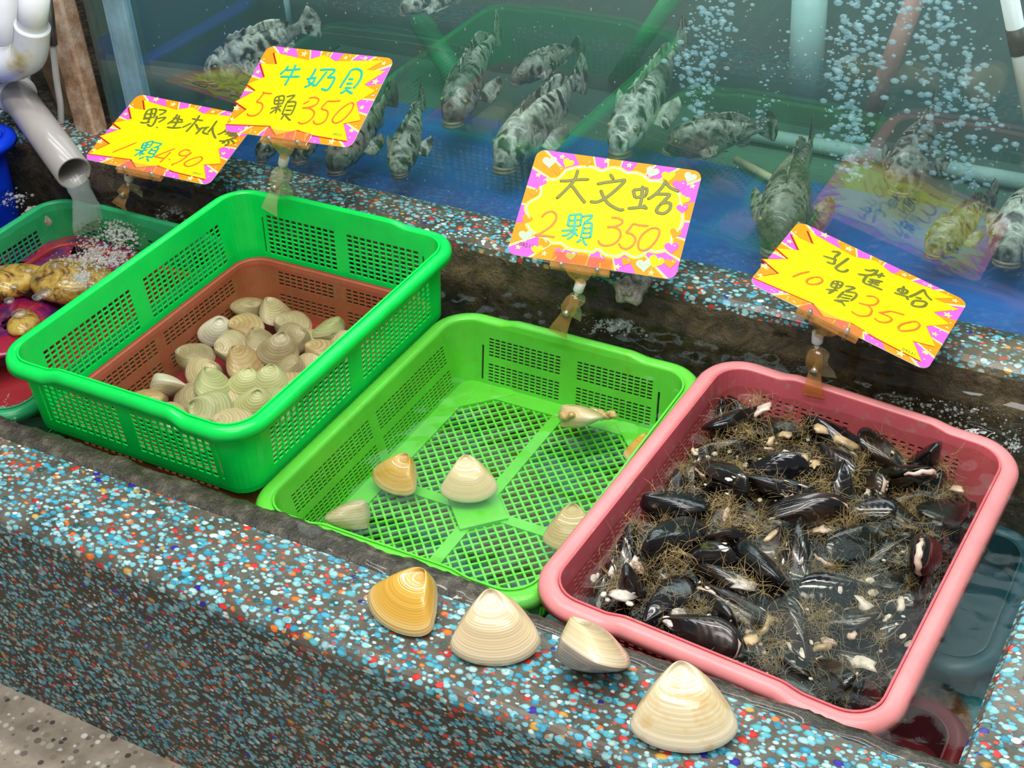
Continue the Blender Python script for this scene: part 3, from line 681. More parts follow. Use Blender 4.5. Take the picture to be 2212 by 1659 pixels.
def boundary(ang, hw, hh, r):
    """point on the rounded card outline in direction ang"""
    c, s = math.cos(ang), math.sin(ang)
    t = min(hw / abs(c) if abs(c) > 1e-9 else 9, hh / abs(s) if abs(s) > 1e-9 else 9); x, y = c * t, s * t
    ax, ay = abs(x) - (hw - r), abs(y) - (hh - r)
    if ax > 0 and ay > 0:
        # walk back along the ray on to the corner arc
        cx, cy = math.copysign(hw - r, x), math.copysign(hh - r, y)
        b = -(c * cx + s * cy); cc = cx * cx + cy * cy - r * r; t = -b + math.sqrt(max(0, b * b - cc)); x, y = c * t, s * t
    return x, y
def card_mesh(k, t):
    hw, hh, r = CW / 2, CH / 2, .011
    mb = MB()
    N = 240; nsec = 26
    bp_ = [boundary(2 * PI * i / N + .03, hw, hh, r) for i in range(N)]
    for sd in (1, -1):
        def poly(P, z, m):
            q = [(x, y, z * sd) if sd > 0 else (x, y, z * sd) for x, y in P]
            ar = sum(P[i][0] * P[(i + 1) % len(P)][1] - P[(i + 1) % len(P)][0] * P[i][1] for i in range(len(P)))
            idx = list(range(len(P)))
            if (ar > 0) != (sd > 0): idx.reverse()
            mb.add(q, [tuple(idx)], m)
        z = .0005
        for i in range(N):
            sec = int(i * nsec / N); fr_ = i * nsec / N - sec
            m = 4 if fr_ < .08 else (1 if sec % 2 else 2)
            poly([(0, 0), bp_[i], bp_[(i + 1) % N]], z, m)
        if k != 3:
            B = [(a * 1e-4, b * 1e-4) for a, b in CARDS['burst']]
            poly([(x - .0016, y - .0010) for x, y in offset_poly(B, .0012)], z + .00012, 3)
            poly(offset_poly(B, .0010), z + .00024, 2)
            poly(B, z + .00036, 0)
            for i, (a, b) in enumerate(CARDS['stars2']): poly(star(a * 1e-4, b * 1e-4, .0042 if i % 3 else .0058), z + .00048, 4)
            rr_ = random.Random(3)
            for i in range(40):
                p = bp_[rr_.randrange(N)]; s_ = rr_.uniform(.90, .97)
                poly([(p[0] * s_ + .0009 * math.cos(q), p[1] * s_ + .0009 * math.sin(q)) for q in [PI / 3 * j for j in range(6)]], z + .00044, 6)
        else:
            B = [(a * 1e-4, b * 1e-4) for a, b in CARDS['cloud']]
            B = [tuple(p[:2]) for p in smooth_path([(x, y, 0) for x, y in B + B[:1]], 4)][:-1]
            poly(offset_poly(B, .0015), z + .00012, 0)
            poly(B, z + .00022, 5)
            poly(offset_poly(B, -.0026), z + .00034, 0)
            mm = {'l': 5, 'y': 0, 'o': 2, 'p': 1}
            for i, (a, b, c, s_) in enumerate(CARDS['hearts']):
                rot = -.25 if i % 2 else .2
                poly(heart(a * 1e-4, b * 1e-4, s_ * 1e-4 * 1.12, rot), z + .00046 + i * .000004, mm[c])
                poly(heart(a * 1e-4 + s_ * .4e-4, b * 1e-4 + s_ * .35e-4, s_ * .13e-4, rot), z + .0006, 6)
            for a, b in CARDS['stars3']: poly(star(a * 1e-4, b * 1e-4, .0042), z + .00048, 4)
    # edge of the card
    v = [(x, y, -.0005) for x, y in bp_] + [(x, y, .0005) for x, y in bp_]
    mb.add(v, [(i, (i + 1) % N, N + (i + 1) % N, N + i) for i in range(N)], 6)
    return mb.build('printed_card', CMATS, t, False)
def lettering(name, strokes, rad, mat, t, label=None):
    mb = MB()
    for sd in (1, -1):
        for s in strokes:
            P = smooth_path([(a * 1e-4, b * 1e-4, 0) for a, b in s], 4)
            R = [rad * (1.0 if 0 < i < len(P) - 1 else .55) for i in range(len(P))]
            v, f = tube(P, R, 8)
            mb.add([(x, y, .00118 * sd + z * .12) for x, y, z in v], f)
    o = mb.build(name, mat, t)
    if label: o['label'] = label
    return o
def price_card(k, label, inks):
    c, u, v, n, s = card_frame(k)
    t = thing('price_card', label, 'price card', group='fluorescent price cards')
    Mx = Matrix.Identity(4)
    for i in range(3): Mx[i][0] = u[i] * s; Mx[i][1] = v[i] * s; Mx[i][2] = n[i] * s; Mx[i][3] = c[i]
    t.matrix_world = Mx
    card_mesh(k, t)
    T = CARDS['T'][k]
    lettering('name_writing', T['name'], inks[3], inks[0], t, inks[4])
    nc = {1: 1, 2: 3, 3: 1, 4: 2}[k]
    lettering('count_writing', T['price'][:nc], .00145, inks[1], t, 'orange handwritten count')
    lettering('price_writing', T['price'][nc:], .00145, inks[1], t, 'thin orange handwritten price')
    lettering('unit_writing', T['unit'], .00150, inks[2], t, inks[5])
    cu = bpy.data.curves.new('printed_code', 'FONT'); cu.body = '09511' if k == 3 else '09531'; cu.size = .0078 if k == 3 else .0062; cu.extrude = .00004
    tmp = bpy.data.objects.new('printed_code_curve', cu); me = bpy.data.meshes.new_from_object(tmp); bpy.data.objects.remove(tmp)
    o = bpy.data.objects.new('printed_code', me); COL.objects.link(o); o.parent = t; me.materials.clear(); me.materials.append(M_IK)
    a, b = CARDS['codes'][k]; o.location = (a * 1e-4, b * 1e-4 - .001, .00112)
price_card(1, 'leftmost price card, handwritten in olive, one for 490', (M_IO, M_IR, M_IT, .0018, 'olive handwritten shellfish name', 'teal handwritten counting word'))
price_card(2, 'highest price card above the vivid green basket, teal writing, five for 350', (M_IT, M_IR, M_IO, .0019, 'teal handwritten shellfish name', 'olive handwritten counting word'))
price_card(3, 'price card with hearts behind the light green basket, two for 350', (M_IO, M_IR, M_IT, .0021, 'thick olive handwritten shellfish name', 'teal handwritten counting word'))
price_card(4, 'tilted price card behind the pink basket, ten for 350', (M_IO, M_IR, M_IO, .0018, 'olive handwritten shellfish name', 'olive handwritten counting word'))

def mat_amber(name, tint, hz, col):
    return mat_glass_sheet(name, tint, 1.0, hz, col, .06, ior=1.5)
M_AMBER = mat_amber('clear_amber_plastic', (.99, .88, .68), .20, (1.0, .58, .20))
M_CLEARP = mat_amber('clear_yellowed_plastic', (.98, .94, .84), .24, (.96, .86, .60))
M_RUST = mat_plain('rusty_metal_pin', (.45, .40, .34), .35, .4, 90, metal=.6)
def plate(P, Wd, nrm, th):
    """curved strip through points P, widths Wd across nrm x tangent"""
    mb = MB(); n = len(P); v = []
    P = [np.array(p, float) for p in P]
    for i in range(n):
        tg = P[min(i + 1, n - 1)] - P[max(i - 1, 0)]; tg /= np.linalg.norm(tg)
        w_ = np.array(nrm, float); w_ -= tg * np.dot(w_, tg); w_ /= np.linalg.norm(w_); o_ = np.cross(tg, w_)
        for a, b in ((-1, -1), (1, -1), (1, 1), (-1, 1)): v.append(P[i] + w_ * a * Wd[i] / 2 + o_ * b * th / 2)
    f = [(3, 2, 1, 0), tuple(4 * (n - 1) + k for k in range(4))]
    for i in range(n - 1):
        for k in range(4): k2 = (k + 1) % 4; f.append((4 * i + k, 4 * i + k2, 4 * i + 4 + k2, 4 * i + 4 + k))
    mb.add(v, f); return mb
def sign_clip(k, jawc, swp, top, bot, Yc, label, xdir):
    c, u, v, n, s = card_frame(k)
    t = thing('sign_clip', label, 'clip', group='amber card clips')
    # jaw: two bars pressing the card from both faces
    d = ray(*jawc); tt = np.dot(c - CAM, n) / np.dot(d, n); J = CAM + d * tt
    vj = np.dot(J - c, v); uj = np.dot(J - c, u)
    e = -CH / 2 * s
    for sd in (1, -1):
        mb = MB()
        def P(a, b, z): return c + u * (uj + a) + v * (e + b) + n * z * sd
        for (a0, a1, b0, b1, z0, z1) in ((-.036, .036, -.001, .013, .0016, .0026), (-.036, .036, -.0085, -.001, .0016, .0040)):
            q = [P(a, b, z) for z in (z0, z1) for a, b in ((a0, b0), (a1, b0), (a1, b1), (a0, b1))]
            mb.add(q, BOXF)
        bevel(mb.build('jaw', M_AMBER, t, False), .0012)
    sw = atY(swp[0], swp[1], Yc)
    # neck: a tapering plate from the jaw to the swivel
    a = c + u * uj + v * (e - .009) + n * .001
    mid = a + (sw - a) * .55
    plate([a, a + (sw - a) * .3, mid, sw], [.030, .024, .010, .006], u, .005).build('neck', M_AMBER, t, False)
    for q in (-.022, .022):
        mb = MB(); pc = c + u * (uj + q) + v * (e - .005)
        mb.add(*tube([pc - n * .008, pc + n * .008], .0024, 10)); mb.build('pin', M_RUST, t)
    tp = atY(top[0], top[1], Yc); bt = atY(bot[0], bot[1], Yc - .012)
    ax = (sw - tp) / np.linalg.norm(sw - tp)
    mb = MB(); mb.add(*tube([tp - ax * .001, tp + ax * .004, sw - ax * .008, sw - ax * .0075], [.002, .0028, .0028, .0055], 12)); mb.add(*tube([sw - ax * .0075, sw - ax * .0065, sw + ax * .006, sw + ax * .007], [.0058, .0066, .0066, .0058], 12))
    mb.build('swivel', M_PL, t)['label'] = 'white plastic swivel'
    X = np.array(xdir, float)
    back = bt + np.array([.002, .034, .006])
    L = np.linalg.norm(tp - bt)
    for nm, end, off, mat in (('grip_leaf', bt, -.0035, M_AMBER if k != 2 else M_CLEARP), ('grip_leaf', back, .0045, M_CLEARP)):
        o_ = np.array([0, off, 0]); p0 = tp + o_ * .6
        pts = smooth_path([p0 + (0, 0, .002), p0 + (end - p0) * .22 + o_ * 1.3, p0 + (end - p0) * .48 + o_ * .1, p0 + (end - p0) * .78 + o_ * .7, end], 5)
        wd = np.interp(np.linspace(0, 1, len(pts)), [0, .12, .3, .48, .75, 1], [.010, .0185, .0200, .0140, .0210, .0260])
        bevel(plate(pts, list(wd), X, .0022).build(nm, mat, t, True), .0006, 1)
    mc = tp + (bt - tp) * .46
    mb = MB(); mb.add(*tube([mc + np.array([0, -.006, .002]), mc + np.array([0, .010, .004])], .0042, 10)); mb.build('spring', M_RUST, t)
sign_clip(1, (306, 368), (279, 380), (277, 402), (258, 446), 1.335, 'amber clip on the sea green basket holding the leftmost price card', (1, 0, 0))
sign_clip(2, (617, 304), (613, 346), (608, 364), (582, 458), 1.335, 'yellowed clear clip on the vivid green basket holding the highest price card', (1, 0, 0))
sign_clip(3, (1256, 569), (1252, 618), (1244, 640), (1204, 722), 1.318, 'amber clip on the light green basket holding the hearts price card', (1, .1, 0))
sign_clip(4, (1783, 707), (1766, 728), (1764, 755), (1757, 856), 1.335, 'amber clip on the pink basket holding the tilted price card', (1, 0, -.1))

# ================================================================ shellfish
def mat_shell(name, base, tip, edge, ringk=70, ringcol=.25, rough=.28, coat=.35, patch=None, vary=(.94, .12)):
    m, nt = new_mat(name)
    uv = nd(nt, 'ShaderNodeUVMap'); sx = nd(nt, 'ShaderNodeSeparateXYZ'); lk(nt, uv.outputs[0], sx.inputs[0])
    co = objco(nt)
    oi = nd(nt, 'ShaderNodeObjectInfo')
    k = sx.outputs[0]
    off = nd(nt, 'ShaderNodeVectorMath', operation='ADD'); lk(nt, co, off.inputs[0])
    cmb = nd(nt, 'ShaderNodeCombineXYZ'); lk(nt, math_(nt, 'MULTIPLY', oi.outputs['Random'], 3.0), cmb.inputs[0]); lk(nt, cmb.outputs[0], off.inputs[1])
    n1 = noise(nt, 34, 4, .6, off.outputs[0]); n2 = noise(nt, 12, 2, .5, off.outputs[0])
    ph = math_(nt, 'ADD', math_(nt, 'MULTIPLY', k, ringk), math_(nt, 'MULTIPLY', n2.outputs[0], 9.0))
    ring = math_(nt, 'MULTIPLY_ADD', math_(nt, 'SINE', ph), .5, .5)
    irr = noise(nt, 1.0, 4, .8); cm2 = nd(nt, 'ShaderNodeCombineXYZ'); lk(nt, math_(nt, 'MULTIPLY', k, 22.0), cm2.inputs[0]); lk(nt, math_(nt, 'MULTIPLY', oi.outputs['Random'], 50), cm2.inputs[1]); lk(nt, cm2.outputs[0], irr.inputs['Vector'])
    col = ramp(nt, k, [(0.0, tip), (.32, base), (.80, base), (1.0, edge)])
    col = mixc(nt, math_(nt, 'MULTIPLY', ramp(nt, irr.outputs[0], [(.42, (0, 0, 0)), (.60, (1, 1, 1))]), .62), col, tuple(x * .62 for x in base))
    col = mixc(nt, math_(nt, 'MULTIPLY', math_(nt, 'POWER', ring, 3.0), ringcol), col, tuple(x * .42 for x in base))
    if patch:
        col = mixc(nt, ramp(nt, n1.outputs[0], [(.52, (0, 0, 0)), (.64, (.75, .75, .75))]), col, patch)
    bright = math_(nt, 'MULTIPLY_ADD', oi.outputs['Random'], vary[1], vary[0])
    hs = nd(nt, 'ShaderNodeHueSaturation'); lk(nt, col, hs.inputs['Color']); lk(nt, bright, hs.inputs['Value'])
    out(nt, princ(nt, hs.outputs[0], rough, bump(nt, math_(nt, 'ADD', ring, math_(nt, 'MULTIPLY', n1.outputs[0], 1.2)), .14, .0008), .5, coat=coat))
    return m
HARD = [(.05, .465), (.15, .435), (.25, .34), (.38, .16), (.48, -.04), (.50, -.14), (.43, -.24), (.27, -.32), (.05, -.36), (-.18, -.345), (-.38, -.26), (-.50, -.12), (-.47, .03), (-.36, .20), (-.22, .36), (-.07, .445)]
OVAL = [(.18, .42), (.32, .32), (.44, .14), (.48, -.05), (.42, -.22), (.24, -.34), (-.02, -.38), (-.28, -.34), (-.46, -.20), (-.53, -.02), (-.46, .16), (-.28, .30), (-.06, .40), (.08, .44)]
MUSS = [(0, .50), (.07, .43), (.15, .24), (.22, .02), (.26, -.18), (.21, -.38), (.07, -.49), (-.09, -.48), (-.19, -.34), (-.21, -.12), (-.17, .10), (-.11, .30), (-.05, .45)]
def valve(outline, apex, T, sgn, scale, nk=13, nth=44, p=2.3, q=.55, inflate=.30, open_=0.0, ribs=0.0, base0=.70):
    O = smooth_path([(x, y, 0) for x, y in outline + outline[:1]], 6)[:-1]
    O = np.array([o[:2] for o in O]); n = len(O)
    d = np.concatenate([[0], np.cumsum(np.linalg.norm(np.diff(np.vstack([O, O[:1]]), axis=0), axis=1))])
    s = np.linspace(0, d[-1], nth, endpoint=False); OO = np.vstack([O, O[:1]])
    O = np.stack([np.interp(s, d, OO[:, 0]), np.interp(s, d, OO[:, 1])], 1)
    A = np.array(apex); v = []; uv = []; f = []
    ks = np.linspace(0, 1, nk) ** .85
    for i, k in enumerate(ks):
        for j in range(nth):
            P = A + (O[j] - A) * k
            z = T * (max(0, 1 - k ** p)) ** q * (base0 + inflate * math.sin(PI * min(1, k * 1.15)))
            z += .0007 * math.sin(k * 60 + 2 * math.sin(k * 23)) * (k > .1) * (k < .97)
            if ribs: z += ribs * math.sin(j * 2 * PI / nth * 26) * k * (1 - k)
            if open_: z += open_ * max(0, (A[1] - P[1]))
            v.append((P[0] * scale, P[1] * scale, (z * sgn + .004 * sgn) * scale)); uv.append((k, j / nth))
    for i in range(nk - 1):
        for j in range(nth):
            j2 = (j + 1) % nth; q4 = (i * nth + j, (i + 1) * nth + j, (i + 1) * nth + j2, i * nth + j2)
            f.append(q4 if sgn > 0 else tuple(reversed(q4)))
    # inner face so that the valve is a closed body
    b = len(v); v += [(x * scale, y * scale, 0.0) for x, y in O]; uv += [(1.0, j / nth) for j in range(nth)]
    L = (nk - 1) * nth
    for j in range(nth):
        j2 = (j + 1) % nth; q4 = (L + j, b + j, b + j2, L + j2); f.append(q4 if sgn > 0 else tuple(reversed(q4)))
    qn = tuple(b + j for j in range(nth)); f.append(tuple(reversed(qn)) if sgn > 0 else qn)
    return v, f, uv
def bivalve(name, label, cat, outline, apex, T, scale, mat, group, lig=None, mat2=None, **kw):
    t = thing(name, label, cat, group=group)
    for sg in (1, -1):
        v, f, uv = valve(outline, apex, T, sg, scale, **kw)
        mesh_obj('valve', v, f, (mat2 if (mat2 and sg < 0) else mat), t, True, None, uv)
    if lig:
        P = smooth_path([(lig[0][0] * scale, lig[0][1] * scale, 0), ((lig[0][0] + lig[1][0]) / 2 * scale + .0006, (lig[0][1] + lig[1][1]) / 2 * scale + .0006, 0), (lig[1][0] * scale, lig[1][1] * scale, 0)], 5)
        R = [.022 * scale * math.sin(PI * (i + .6) / (len(P) + .2)) for i in range(len(P))]
        v, f = tube(P, R, 8); o = mesh_obj('ligament', v, f, M_LIG, t); o['label'] = 'dark hinge ligament'
    return t
M_LIG = mat_plain('dark_ligament', (.10, .07, .05), .5, .3, 60)
def pose(o, c, vdir, tilt=0, roll=0, s=1.0, flip=False):
    """c: centre; vdir: level direction the umbo points to; tilt raises the umbo end; roll leans the shell about that axis"""
    v = np.array([vdir[0], vdir[1], 0.0]); v /= np.linalg.norm(v); z = np.array([0, 0, 1.0])
    u = np.cross(v, z)
    t = math.radians(tilt); v2 = v * math.cos(t) + z * math.sin(t); n2 = z * math.cos(t) - v * math.sin(t)
    r = math.radians(roll); u3 = u * math.cos(r) + n2 * math.sin(r); n3_ = n2 * math.cos(r) - u * math.sin(r)
    if flip: u3, n3_ = -u3, -n3_
    M = Matrix.Identity(4)
    for i in range(3): M[i][0] = u3[i] * s; M[i][1] = v2[i] * s; M[i][2] = n3_[i] * s; M[i][3] = c[i]
    o.matrix_world = M
def lowest(o):
    z = 9
    for ch in o.children:
        if ch.type != 'MESH': continue
        M = o.matrix_world
        a = np.empty(len(ch.data.vertices) * 3); ch.data.vertices.foreach_get('co', a); a = a.reshape(-1, 3)
        z = min(z, float((a @ np.array(M.to_3x3())[2] + M[2][3]).min()))
    return z
def rest(o, z0):
    d = z0 - lowest(o); M = o.matrix_world.copy(); M[2][3] += d; o.matrix_world = M
def pxdir(c, d, z):
    a = at(c[0], c[1], z); b = at(c[0] + d[0], c[1] + d[1], z); return (b - a)[:2]

M_GOLD = mat_shell('golden_shell', (.70, .39, .055), (.60, .33, .10), (.80, .62, .30), 170, .28, .22, .5)
M_CREAM = mat_shell('cream_shell', (.80, .62, .36), (.86, .74, .56), (.86, .72, .50), 180, .28, .24, .5)
M_PALE2 = mat_shell('pale_mottled_shell', (.80, .66, .40), (.84, .76, .58), (.88, .78, .58), 110, .15, .24, .5, patch=(.62, .42, .16))
M_OCHRE = mat_shell('ochre_shell', (.58, .42, .17), (.62, .50, .26), (.70, .56, .30), 110, .3, .3, .3)
M_GREYSH = mat_shell('grey_cream_shell', (.56, .47, .28), (.72, .68, .56), (.60, .52, .34), 110, .25, .3, .3)
M_MILK = mat_shell('milk_clam_shell', (.60, .48, .29), (.70, .60, .42), (.60, .48, .31), 75, .45, .42, .12, patch=(.38, .27, .15), vary=(.70, .42))
M_MILKG = mat_shell('greenish_clam_shell', (.58, .58, .28), (.66, .62, .38), (.60, .58, .34), 75, .4, .42, .12, vary=(.75, .3))
M_MILKB = mat_shell('brown_banded_clam_shell', (.58, .40, .20), (.68, .52, .32), (.60, .46, .28), 46, .55, .42, .12, patch=(.34, .20, .09), vary=(.75, .3))
def big_clam(label, mat, size, ctr, ud, tilt, roll, zrest, mat2=None, group=None, flip=False, T=.255):
    t = bivalve('hard_clam', label, 'clam', HARD, (.055, .425), T, size, mat, group, ((.10, .44), (.30, .24)), mat2, nk=16, nth=56)
    c = at(ctr[0], ctr[1], zrest + T * size * .9)
    pose(t, c, pxdir(ctr, ud, zrest), tilt, roll, flip=flip)
    rest(t, zrest)
    return t
G_L = 'big clams set out on the terrazzo ledge'
big_clam('golden clam at the left end of the four on the ledge', M_GOLD, .078, (874, 1302), (62, -52), 24, -6, .001, None, G_L)
big_clam('cream clam on the ledge, second from the left, pointed umbo on top', M_CREAM, .084, (1070, 1366), (8, -90), 28, 0, .001, None, G_L, True)
t3_ = big_clam('clam on the ledge lying on its side, showing its dark grey seam', M_CREAM, .082, (1294, 1428), (-92, -28), 10, -38, .001, mat_shell('dark_grey_shell', (.30, .26, .22), (.50, .42, .34), (.40, .34, .28), 90, .3, .3, .4), G_L)
big_clam('largest pale clam at the right end of the four on the ledge', M_PALE2, .092, (1478, 1540), (6, -90), 24, 0, .0005, None, G_L, True)
# dark hollow beside the umbo of the clam lying on its side
mb = MB(); blob(mb, (.020, .012, -.004), .017, ICO2, 0, (.9, 1.0, .35)); o = mb.build('lunule', mat_plain('grey_lunule', (.16, .14, .12), .35, .3, 80), t3_); o['label'] = 'grey hollow beside the umbo'
ZB2 = -.095
G_2 = 'big clams in the light green basket'
big_clam('golden yellow clam in the light green basket, leftmost of its middle pair', M_GOLD, .060, (856, 1028), (40, -36), 26, -8, ZB2 + .0025, None, G_2)
big_clam('pale peach clam at the middle of the light green basket', M_CREAM, .066, (1013, 1042), (6, -60), 30, 0, ZB2 + .006, None, G_2, True)
big_clam('grey cream clam at the front left of the light green basket', M_GREYSH, .060, (752, 1112), (52, 14), 12, 22, ZB2 + .0025, None, G_2)
big_clam('ochre clam half hidden by the left rim of the pink basket', M_OCHRE, .064, (1235, 1148), (-6, -60), 20, 0, ZB2 + .0025, None, G_2)
big_clam('small yellow clam peeping from under the pink rim at the back', M_GOLD, .046, (1388, 976), (20, -40), 15, 10, ZB2 + .006, None, G_2)
# the clam with its flesh out
t = bivalve('hard_clam', 'gaping clam with pale flesh and siphon out, at the back of the light green basket', 'clam', HARD, (.05, .40), .22, .062, M_CREAM, G_2, None, None, nk=14, nth=44)
pose(t, at(1262, 935, ZB2 + .016), pxdir((1262, 935), (-70, 10), ZB2), 8, -30)
mb = MB()
for i in range(26):
    a = i / 26 * PI * 1.25 - .4
    blob(mb, (.034 * math.cos(a - 1.2) * .95, -.006 + .030 * math.sin(a - 1.2), rnd.uniform(-.003, .004)), rnd.uniform(.005, .0085), ICO2, 0, (1.2, .9, .7))
o = mb.build('flesh', mat_plain('clam_flesh', (.66, .42, .20), .3, .4, 90, coat=.4), t); o['label'] = 'frilled orange brown flesh'
v, f = tube(smooth_path([(.022, -.018, 0), (.034, -.026, -.004), (.046, -.034, -.010)], 5), [.006, .0055, .005, .0045, .004, .0035, .003, .003, .0028, .0025, .002], 10)
o = mesh_obj('siphon', v, f, mat_plain('pale_siphon', (.80, .68, .50), .3, .15, 60, coat=.4), t); o['label'] = 'pale siphon'
rest(t, ZB2 + .004)

# ---------------------------------------------------------------- milk clams in the vivid green basket
ZB1 = -.092
protoM = {}
def milk(mat, key):
    if key not in protoM:
        protoM[key] = bivalve('milk_clam', '', 'clam', OVAL, (.15, .375), .232, .056, mat, 'milk clams in the vivid green basket', ((.20, .40), (.42, .16)), None, nk=13, nth=40, base0=.66, inflate=.36)
        return protoM[key]
    return dup(protoM[key])
CK = .3436
MILKS = [  # crop centre, umbo direction in the photo, tilt, roll, lift, size, kind, label
 (1560, 820, (40, -60), 20, 0, .000, 1.0, 'm', 'milk clam at the back end of the heap, partly under a brown banded one'),
 (1735, 872, (-60, -30), 15, 10, .002, 1.05, 'm', 'smooth cream clam at the back of the heap, beside the banded one'),
 (1556, 950, (20, -60), 25, -5, .014, 1.0, 'b', 'brown banded clam near the back left of the heap'),
 (1366, 985, (0, -60), 62, 0, .006, .92, 'p', 'pale heart shaped clam standing on end at the left edge of the heap'),
 (1470, 1082, (-50, -40), 30, 25, .012, 1.0, 'm', 'ridged clam right of the heart shaped one'),
 (1850, 935, (-50, -40), 18, 0, .004, 1.05, 'm', 'cream clam in the back row, left of the dark beaked one'),
 (2065, 962, (60, 20), 10, 22, .010, 1.05, 'g', 'dark beaked clam at the back right of the heap'),
 (1655, 1062, (-60, -30), 12, 0, .006, 1.1, 'm', 'clam under the keeled one in the middle of the heap'),
 (1752, 1100, (0, -60), 45, 0, .024, 1.0, 'm', 'keeled clam on edge, topmost at the heap middle'),
 (1835, 1030, (50, -30), 15, 0, .014, 1.0, 'm', 'clam right behind the keeled one'),
 (2040, 1102, (-60, -10), 10, -20, .016, 1.0, 'b', 'brown banded clam at the right edge of the heap'),
 (1240, 1140, (-60, -10), 15, -15, .006, 1.1, 'm', 'long clam at the left of the heap with a pink striped end'),
 (1545, 1190, (-60, -20), 12, 10, .012, 1.15, 'b', 'broad orange tinged clam at the heap centre'),
 (1275, 1250, (40, -40), 22, 0, .004, 1.0, 'm', 'plain clam below the long pink striped one'),
 (1355, 1345, (-50, -30), 20, 0, .018, 1.25, 'g', 'largest greenish clam at the front of the heap'),
 (1805, 1212, (60, 10), 12, 10, .014, 1.0, 'm', 'clam with a dark hinge line right of the heap centre'),
 (1965, 1205, (40, -50), 18, 0, .004, .95, 'm', 'plain clam low at the right edge of the heap'),
 (1690, 1310, (0, -60), 32, 8, .016, 1.0, 'g', 'green tinged clam behind the one standing on its hinge'),
 (1840, 1285, (-60, -20), 12, 0, .010, .95, 'b', 'pinkish clam at the right, below the one with the dark hinge line'),
 (1075, 1325, (-60, 0), 8, -48, .004, 1.15, 'p', 'pale oval clam on edge at the far left of the heap'),
 (920, 1420, (40, -50), 22, 0, .004, 1.15, 'b', 'orange streaked clam nearest the left front of the basket'),
 (1070, 1515, (-50, 20), 14, 0, .008, 1.0, 'm', 'ringed round clam beside the orange streaked one'),
 (1335, 1515, (-60, -4), 6, 44, .016, 1.25, 'g', 'long clam on edge showing its hinge seam at the front'),
 (1600, 1455, (0, -60), 58, 0, .018, 1.0, 'g', 'green clam standing on end with its seam to the viewer'),
 (1490, 1560, (-40, -40), 20, 0, .012, 1.15, 'm', 'striped clam in the front corner of the heap'),
 (1255, 1615, (40, -40), 20, 0, .006, 1.05, 'm', 'clam half hidden behind the front rim'),
 (1755, 1440, (40, -50), 15, 0, .010, 1.0, 'g', 'greenish clam half hidden by the right rim'),
 (1185, 1410, (60, -20), 12, 0, .004, 1.0, 'm', 'clam under the largest greenish one'),
 (2165, 1065, (50, -40), 15, 0, .004, .95, 'm', 'clam just showing by the right rim at the back'),
 (1545, 1310, (0, -60), 40, 0, .018, .85, 'g', 'small green clam wedged between two larger greenish ones'),
 (1440, 1420, (30, -50), 15, 0, .000, 1.0, 'm', 'clam low in the gap left of the one standing on end'),
 (1930, 1040, (20, -50), 15, 0, .000, 1.0, 'm', 'clam low in the gap below the dark beaked one'),
]
MK = {'m': M_MILK, 'g': M_MILKG, 'b': M_MILKB, 'p': mat_shell('pale_clam_shell', (.74, .68, .56), (.80, .74, .62), (.70, .62, .5), 60, .3, .42, .12, patch=(.56, .46, .36))}
for (cx, cy, ud, tilt, roll, dz, s, kd, lab) in MILKS:
    o = milk(MK[kd], kd); o['label'] = lab
    if tilt <= 30 and abs(roll) < 30: ud = (ud[0] if abs(ud[0]) > 30 else 50, ud[1] * .35) if int(cx) % 2 else (ud[0] if abs(ud[0]) > 30 else -50, 16); tilt = tilt if int(cx) % 2 else -abs(tilt) * .6; roll += (14, -12, 5, -20)[int(cx) % 4]; tilt += 4
    p = (cx * CK, 380 + cy * CK)
    pose(o, at(p[0], p[1], -.062 + dz * .7), pxdir(p, ud, -.06), tilt, roll, s * .98)

